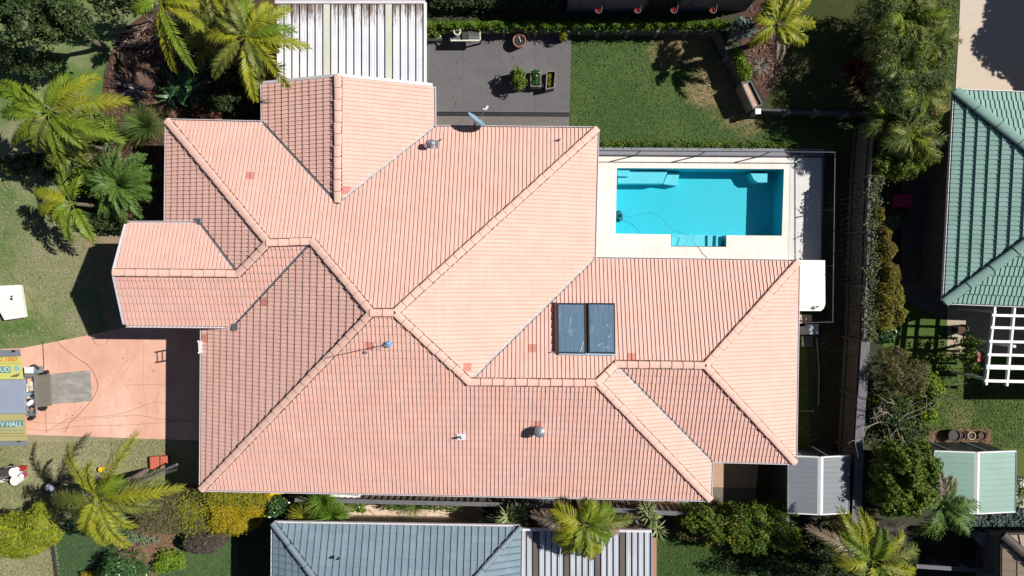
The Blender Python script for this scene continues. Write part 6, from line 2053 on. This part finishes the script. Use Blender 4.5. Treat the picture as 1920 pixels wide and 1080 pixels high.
# -- east side of the house
pw_ = thing('pump_cover', 'large white flat topped pump cover right of the pink roof', 'pump cover', W(1520, 535, 0))
q = [W(x, y, 1.05)[:2] for x, y in [(1470, 487), (1547, 488), (1547.5, 570), (1545, 578), (1539, 583), (1470, 583)]]
mb = MB(); mb.prism(inset(q, .06), 0, 1.0, MAT['cream']); mb.build('body', pw_)
mb = MB(); mb.prism(q, 1.0, 1.05, MAT['white']); mb.build('lid', pw_)
rng = np.random.default_rng(2)
mb = MB(); p = W(1527, 576, 1.08)
leaves(mb, np.array([(p[0] + rng.normal(0, .09), p[1] + rng.normal(0, .03), 1.065 + .01 * i) for i in range(7)]), np.tile([0, 0, 1.], (7, 1)), .16, LEAF['litter'], rng, .35, .3)
tag(mb.build('dead_leaf', None, False, (p[0], p[1], 1.05)), 'curled brown leaf on the white pump cover', 'leaf')
solid('concrete_slab', 'larger pale concrete slab below the white pump cover', 'slab', [(1470, 590), (1522, 590), (1523, 600), (1520, 606), (1470, 606)], 0, .16, 'paleconc')
solid('concrete_slab', 'smaller pale concrete slab, lower of the two', 'slab', [(1470, 613), (1514, 612), (1515, 627), (1470, 628)], 0, .14, 'concrete')
solid('filter_box', 'dark filter box beside the lower slab', 'box', [(1518, 608), (1535, 608), (1535, 627), (1518, 627)], 0, .5, 'bluegrey')
solid('paver', 'dim grey paver beside the strip of grass', 'paver', [(1509, 630), (1524, 630), (1524, 650), (1509, 650)], 0, .05, 'greypave')
solid('timber_edge', 'slim pale stick standing at the head of the grass strip', 'timber', [(1504, 631), (1507, 631), (1508, 650), (1505, 650)], 0, .09, 'cream')
mb = MB(); mb.tube([W(1531, 632, .05), W(1533, 655, .05), W(1536, 690, .05), W(1535, 760, .05)], .03, MAT['timber'], 6)
tag(mb.build('timber_edge', None, False, W(1534, 690, 0)), 'long weathered edging pole in the shade of the fence', 'timber')
mb = MB(); mb.beam(W(1490, 770, .15), W(1526, 771, .15), .07, .05, MAT['timber'])
tag(mb.build('timber_edge', None, False, W(1508, 770, 0)), 'short cream plank across the grass strip', 'timber')

# -- the neighbours' yards
pot('garden_pot', 'black pot lying in the soil bed behind the pale green shed', 1790, 817, .26, .35, 'black', 'black')
pot('garden_pot', 'brown pot, second in the soil bed behind the green shed', 1803, 816, .17, .3, 'browncap', 'dirt')
pot('garden_pot', 'pale ringed empty pot in the soil bed', 1822, 817, .17, .3, 'sandpath', 'black')
pot('garden_pot', 'dark pot at the right end of the soil bed', 1842, 817, .18, .3, 'darktimber', 'dirt')
solid('crate', 'pink plastic crate in the deep shade of the side yard', 'crate', [(1684, 364), (1709, 364), (1709, 388), (1684, 388)], 0, .4, 'pinkplastic')
wbn = solid('wheelie_bin', 'mustard yellow lidded bin under the leafy shrub, shaded yard', 'bin', [(1690, 320), (1719, 320), (1718, 335), (1689, 335)], 0, .9, 'signyellow')
pot('garden_pot', 'dim round pot in the dark side yard', 1694, 402, .2, .3, 'darksteel', 'dirt')
bush('shrub', 'dim spiky shrub beside the dark pot in the shade', 'shrub', [(1674, 418, .4, 16, 12, .3)], 260, .14, 'greystrap', seed=97, lump=.3)
solid('chair_cushion', 'red cushion under the white pergola', 'cushion', [(1832, 662), (1846, 661), (1846, 678), (1833, 678)], .3, .42, 'redplastic')
pot('garden_pot', 'black pot standing in the pergola shadow', 1806, 619, .24, .5, 'black', 'dirt')
lt = thing('lattice_screen', 'white lattice screen right of the pale green shed', 'lattice', W(1912, 925, 0))
for i in range(7):
    y0 = 900 + i * 8
    mb = MB(); mb.beam(W(1903, y0, 1.2), W(1935, y0 + 6, 1.2), .07, .02, MAT['white']); mb.build('slat', lt)
    x0 = 1904 + i * 5.5
    mb = MB(); mb.beam(W(x0, 898, 1.17), W(x0 - 2, 950, 1.17), .07, .02, MAT['white']); mb.build('slat', lt)
for (x, y) in ((1905, 900), (1903, 948), (1934, 925)):
    p = W(x, y, 1.15); mb = MB(); mb.box((p[0], p[1], .58), (.07, .07, 1.14), MAT['white']); mb.build('post', lt)
bush('climbing_plant', 'thin climber over the white lattice screen', 'climber', [(1912, 925, 1.25, 16, 26, .15)], 330, .10, 'tree', seed=98, lump=.4, r=.02)
mb = MB(); mb.beam(W(1718, 1062, 1.2), W(1868, 1072, 1.2), .16, .05, MAT['greytimber'])
mb.beam(W(1718, 1063, .6), W(1868, 1073, .6), .03, .5, MAT['greytimber'])
for f in (0, .33, .66, 1):
    a = Vector(W(1718, 1062, 1.1)).lerp(Vector(W(1868, 1072, 1.1)), f); mb.box((a.x, a.y, .57), (.09, .09, 1.14), MAT['greytimber'])
tag(mb.build('rail_fence', None, False, W(1790, 1067, 0)), 'low grey capped fence at the bottom edge near the beige roof', 'fence')
mb = MB(); c = W(1846, 1012, .8)
mb.lathe((c[0], c[1], 0), [(.20, 0), (.24, .74), (.27, .76), (.25, .80), (.1, .83)], MAT['greyside'], 18)
tag(mb.build('round_bin', None, False, (c[0], c[1], 0)), 'round grey bin in the black shade by the beige roof', 'bin')
# bird on the slate roof
mb = MB(); p = Vector(W(634, 1047, 3.35))
mb.lathe((p.x, p.y, p.z - .03), [(.02, -.02), (.055, .02), (.05, .09), (.015, .12)], MAT['black'], 8)
mb.add([p + Vector((-.16, -.06, .03)), p + Vector((0, -.01, .07)), p + Vector((.02, .04, .07)), p + Vector((.15, .09, .05)), p + Vector((.02, -.04, .06))], [(0, 4, 1), (1, 2, 0), (2, 3, 4), (4, 1, 2)], MAT['black'])
tag(mb.build('bird', None, False, p), 'black bird perched on the slate blue roof', 'bird')
# a tree standing beyond the right edge, whose shadow lies on the pale driveway
bush('tree', 'big tree beyond the right edge that shades the pale driveway', 'tree', None, 26000, 0.30, 'tree', seed=99, r=.2, part='crown', stem='trunk', shell=(0.2, 1.0), lump=0.1,
     world=[(25.6, 10.6, 4.6, 1.6, 1.5, 1.2), (26.8, 12.2, 5.0, 1.8, 1.7, 1.4), (27.2, 9.6, 4.8, 1.6, 1.5, 1.3), (25.4, 12.8, 4.4, 1.3, 1.3, 1.0), (28.2, 11.2, 5.4, 1.8, 1.8, 1.4), (26.0, 9.0, 4.2, 1.1, 1.0, .8)])

# ------------------------------------------------------------------ denser planting where the photograph is thick, with dark cover in place of shade
for i_, (lst, m, n_, lab) in enumerate((
        ([(1645, 30, 2.7, 34, 40, 1.2), (1690, 25, 2.5, 40, 40, 1.1), (1735, 30, 2.1, 34, 36, .9)], 'bamboo', 5200, 'dense dark green screen of shrubs at the top edge along the fence'),
        ([(1648, 95, 2.8, 34, 40, 1.2), (1700, 100, 2.4, 44, 44, 1.1), (1748, 110, 1.9, 26, 30, .8)], 'bamboo', 5200, 'dense screen of olive shrubs between top edge and red cordyline'),
        ([(1662, 165, 2.7, 34, 40, 1.2), (1715, 165, 2.3, 40, 40, 1.0)], 'dark', 4600, 'dense dark shrub right behind the red cordyline'),
        ([(1655, 230, 1.7, 32, 40, .6), (1705, 235, 1.8, 42, 40, .8)], 'bamboo', 5000, 'dense olive shrub left of the square clay slab'),
        ([(1665, 295, 1.6, 34, 34, .5), (1715, 300, 1.7, 34, 28, .7)], 'tree', 3600, 'leafy green shrub above the mustard bin'))):
    bush('shrub', lab, 'shrub', lst, n_, 0.16, m, seed=200 + i_, aspect=0.22, lump=0.38, jit=0.8)
for i_, (lst, m, n_, sz, lab) in enumerate((
        ([(420, 120, .9, 40, 34, .6), (455, 150, .8, 34, 30, .5)], 'dark', 2600, .14, 'low dark shrub under the golden feather palm'),
        ([(470, 195, .8, 26, 26, .5), (420, 190, .7, 26, 20, .4)], 'dark', 1700, .13, 'low dark shrub in the corner of the patio roof'),
        ([(345, 70, 1.0, 36, 30, .6), (385, 60, 1.1, 34, 30, .6)], 'dark', 2400, .14, 'dark shrub between the two northern palms'),
        ([(140, 250, .8, 34, 26, .5), (120, 285, .7, 34, 26, .5)], 'tree', 2200, .15, 'mid green shrub at the foot of the big lime palm'),
        ([(185, 415, .6, 34, 16, .4), (235, 420, .6, 30, 14, .4)], 'dark', 1700, .12, 'low dark shrub between cycad and clay path'),
        ([(165, 335, .7, 20, 30, .5)], 'gpalm', 900, .16, 'light green shrub between young palm and cycad'),
        ([(1530, 1030, .9, 34, 30, .7), (1565, 1062, .9, 34, 24, .7), (1510, 1065, .8, 30, 20, .6)], 'dark', 4200, .13, 'dark shrub added in place of shade at the bottom edge left of the tall golden palm'),  # dark leaves added to cover lit ground that should lie in shade
        ([(1690, 1045, .9, 26, 26, .6), (1668, 1070, .8, 26, 18, .5)], 'dark', 2000, .13, 'dark shrub at the bottom edge right of the tall golden palm'),
        ([(1360, 955, .9, 40, 12, .6), (1440, 955, 1.0, 40, 14, .6), (1290, 965, .8, 26, 16, .5)], 'tree', 3000, .11, 'green shrubbery pressed against the south fence'))):
    bush('shrub', lab, 'shrub', lst, n_, sz, m, seed=230 + i_, lump=0.38, jit=0.8)
# blades and clover standing in the lawns
def blades(name, polypx, n, size, mat, z, seed, asp=0.25):
    rng = np.random.default_rng(seed)
    poly = np.array([W(x, y, z)[:2] for x, y in polypx])
    lo, hi = poly.min(0), poly.max(0)
    q = rng.uniform(lo, hi, (n, 2))
    c = np.zeros(n, bool)
    for i in range(len(poly)):
        a, b = poly[i], poly[(i + 1) % len(poly)]
        cond = (a[1] > q[:, 1]) != (b[1] > q[:, 1])
        c ^= cond & (q[:, 0] < (b[0] - a[0]) * (q[:, 1] - a[1]) / (b[1] - a[1] + 1e-12) + a[0])
    q = q[c]
    P = np.column_stack([q, np.full(len(q), z + .02)])
    mb = MB()
    leaves(mb, P, rng.normal(0, .5, (len(P), 3)) + np.array([0, 0, .7]), size, mat, rng, asp, 0.4, 0.6)
    return tag(mb.build(name), kind='stuff')
LG = leafmat('lawn_blade', [(0.12, 0.18, 0.05), (0.24, 0.28, 0.11), (0.42, 0.40, 0.23)], 0.1)
LG2 = leafmat('deep_lawn_blade', [(0.045, 0.09, 0.022), (0.085, 0.14, 0.036), (0.15, 0.19, 0.06)], 0.1)
blades('grass', [(0, 290), (200, 430), (230, 600), (160, 628), (0, 655)], 9000, .09, LG, 0.006, 1)
blades('grass', [(0, 830), (316, 824), (316, 930), (120, 960), (0, 960)], 9000, .09, LG, 0.008, 2)
blades('grass', [(0, 1040), (105, 1010), (112, 1080), (0, 1080)], 2500, .09, LG, 0.008, 3)
blades('grass', [(1068, 72), (1400, 72), (1420, 205), (1560, 215), (1560, 265), (1068, 262)], 15000, .075, LG2, 0.006, 4)
blades('grass', [(1720, 690), (1920, 690), (1920, 840), (1720, 840)], 7000, .08, LG2, 0.006, 5)
blades('grass', [(1740, 0), (1798, 0), (1783, 220), (1740, 220)], 3500, .08, LG2, 0.007, 6)
blades('grass', [(105, 990), (446, 960), (446, 1080), (112, 1080)], 7000, .075, LG2, 0.012, 7)
blades('grass', [(1235, 1000), (1480, 1030), (1480, 1080), (1235, 1080)], 4500, .075, LG2, 0.015, 8)
# solid cover beyond the right edge that throws the block of shade over the pergola floor
cv = thing('patio_cover', 'solid flat patio cover just beyond the right edge next to the white pergola', 'patio roof', W(2120, 650, 0))
mb = MB(); mb.prism([W(x, y, 2.5)[:2] for x, y in [(2004, 575), (2300, 575), (2300, 742), (1998, 742)]], 2.44, 2.5, MAT['shedgrey']); mb.build('roof_sheet', cv)
for (x, y) in ((2006, 735), (2006, 590), (2290, 735), (2290, 590)):
    p = W(x, y, 2.44); mb = MB(); mb.box((p[0] + .06, p[1], 1.22), (.1, .1, 2.44), MAT['white']); mb.build('post', cv)
# saw cuts and cracks in the stamped driveway, as thin grooves filled with dirt
dj = surf('joint_dirt', (0.40, 0.21, 0.145), (0.34, 0.18, 0.12), 6.0, 0.95)
mb = MB()
for pts in (((230, 722), (316, 720), (420, 719)), ((270, 640), (269, 700), (268, 722)), ((110, 655), (112, 690)), ((212, 722), (240, 690), (262, 650)), ((205, 726), (222, 700), (232, 676)), ((268, 722), (275, 770), (270, 822)),
            ((180, 640), (160, 670)), ((240, 655), (232, 690)), ((220, 745), (214, 775), (206, 815)), ((300, 730), (290, 760))):
    mb.tube([W(x, y, 0.0165) for x, y in pts], 0.006, dj, 4)
tag(mb.build('driveway_joint'), kind='structure')

# paving joints: shallow dirt filled gaps between the slabs
gm = surf('paving_joint', (0.60, 0.53, 0.46), (0.52, 0.46, 0.40), 5.0, 0.95)
mb = MB()
for y in (304, 462, 474):
    mb.beam(W(1108, y, DECK + .002), W(1478, y + 4, DECK + .002), .008, .004, gm)
for x in range(1126, 1480, 27):
    for y0, y1 in ((294, 314), (443, 487)):
        if y1 > 400 and 1250 < x < 1368: y0 = 465
        mb.beam(W(x, y0, DECK + .002), W(x - 1, y1, DECK + .002), .008, .004, gm)
for y in range(326, 440, 27):
    mb.beam(W(1112, y, DECK + .002), W(1154, y + .5, DECK + .002), .008, .004, gm)
tag(mb.build('pool_deck_joint'), kind='structure')
gj = surf('patio_joint', (0.085, 0.082, 0.085), (0.07, 0.068, 0.07), 5.0, 0.95)
mb = MB()
for x in (868, 936, 1004):
    mb.beam(W(x, 72, .082), W(x, 210, .082), .010, .004, gj)
mb.beam(W(800, 142, .082), W(1068, 144, .082), .010, .004, gj)
tag(mb.build('patio_joint'), kind='structure')
litter('fallen_leaves', 805, 75, 1065, 205, 46, 0.07, 'litter', 0.085, 21)
litter('fallen_leaves', 1075, 80, 1380, 258, 150, 0.08, 'litter', 0.02, 22)
litter('fallen_leaves', 5, 300, 230, 600, 160, 0.08, 'litter', 0.02, 23)
litter('fallen_leaves', 60, 660, 310, 815, 60, 0.06, 'litter', 0.02, 24)
litter('fallen_leaves', 640, 955, 900, 976, 90, 0.08, 'litter', 0.02, 25)
palm('dim olive feather palm low between the two northern palms', 402, 62, 2.4, 0,
     [(a_ + 7, 70 - (a_ % 3) * 8, 20 + (a_ % 5) * 6, 60 + (a_ % 4) * 8) for a_ in range(0, 360, 33)], 'opalm', seed=301, leaf=0.36, n=34, w=0.036, r=.07)
palm('dim olive feather palm low under the big lime palm', 128, 262, 2.2, 0,
     [(a_ + 17, 62 - (a_ % 3) * 7, 20 + (a_ % 5) * 6, 60 + (a_ % 4) * 8) for a_ in range(0, 360, 36)], 'opalm', seed=302, leaf=0.34, n=34, w=0.036, r=.06)
palm('small dark feather palm at the corner of the white patio roof', 492, 130, 1.9, 0,
     [(a_ + 21, 50 - (a_ % 3) * 6, 20 + (a_ % 5) * 6, 60 + (a_ % 4) * 8) for a_ in range(0, 360, 40)], 'opalm', seed=303, leaf=0.32, n=30, w=0.034, r=.06)
for i_, (lst, m, n_, sz, lab) in enumerate((
        ([(590, 952, 1.0, 30, 12, .5), (630, 955, .9, 26, 12, .4)], 'hedge', 1500, .11, 'leafy undergrowth behind the strappy clumps'),
        ([(560, 958, .9, 16, 16, .5)], 'tree', 700, .11, 'small green shrub at the left end of the sand path'),
        ([(745, 950, .4, 30, 6, .3), (830, 950, .4, 40, 7, .3)], 'tree', 700, .09, 'thin green growth at the foot of the lapped fence'),
        ([(1010, 968, .6, 30, 14, .4), (1160, 975, .6, 36, 16, .4)], 'feather', 1300, .11, 'brownish shrub under the yellowing palm'))):
    bush('shrub', lab, 'shrub', lst, n_, sz, m, seed=320 + i_, lump=0.38, jit=0.8)

bush('shrub', 'thick green growth between the lime palm and the round grass tree', 'shrub', [(175, 235, .9, 26, 24, .5), (205, 240, .7, 20, 18, .4)], 1500, .15, 'tree', seed=341, lump=.38, jit=.8)
bush('shrub', 'yellowish growth along the top edge between the northern palms', 'shrub', [(360, 12, 1.6, 30, 24, .6), (410, 8, 1.5, 30, 20, .6)], 1900, .16, 'goldgreen', seed=342, aspect=.25, lump=.38, jit=.8)
bush('shrub', 'dark growth filling the shade left of the young palm', 'shrub', [(70, 300, .6, 34, 18, .35), (30, 310, .6, 34, 18, .35), (100, 325, .5, 20, 14, .3)], 1700, .13, 'dark', seed=343, lump=.4, jit=.8)
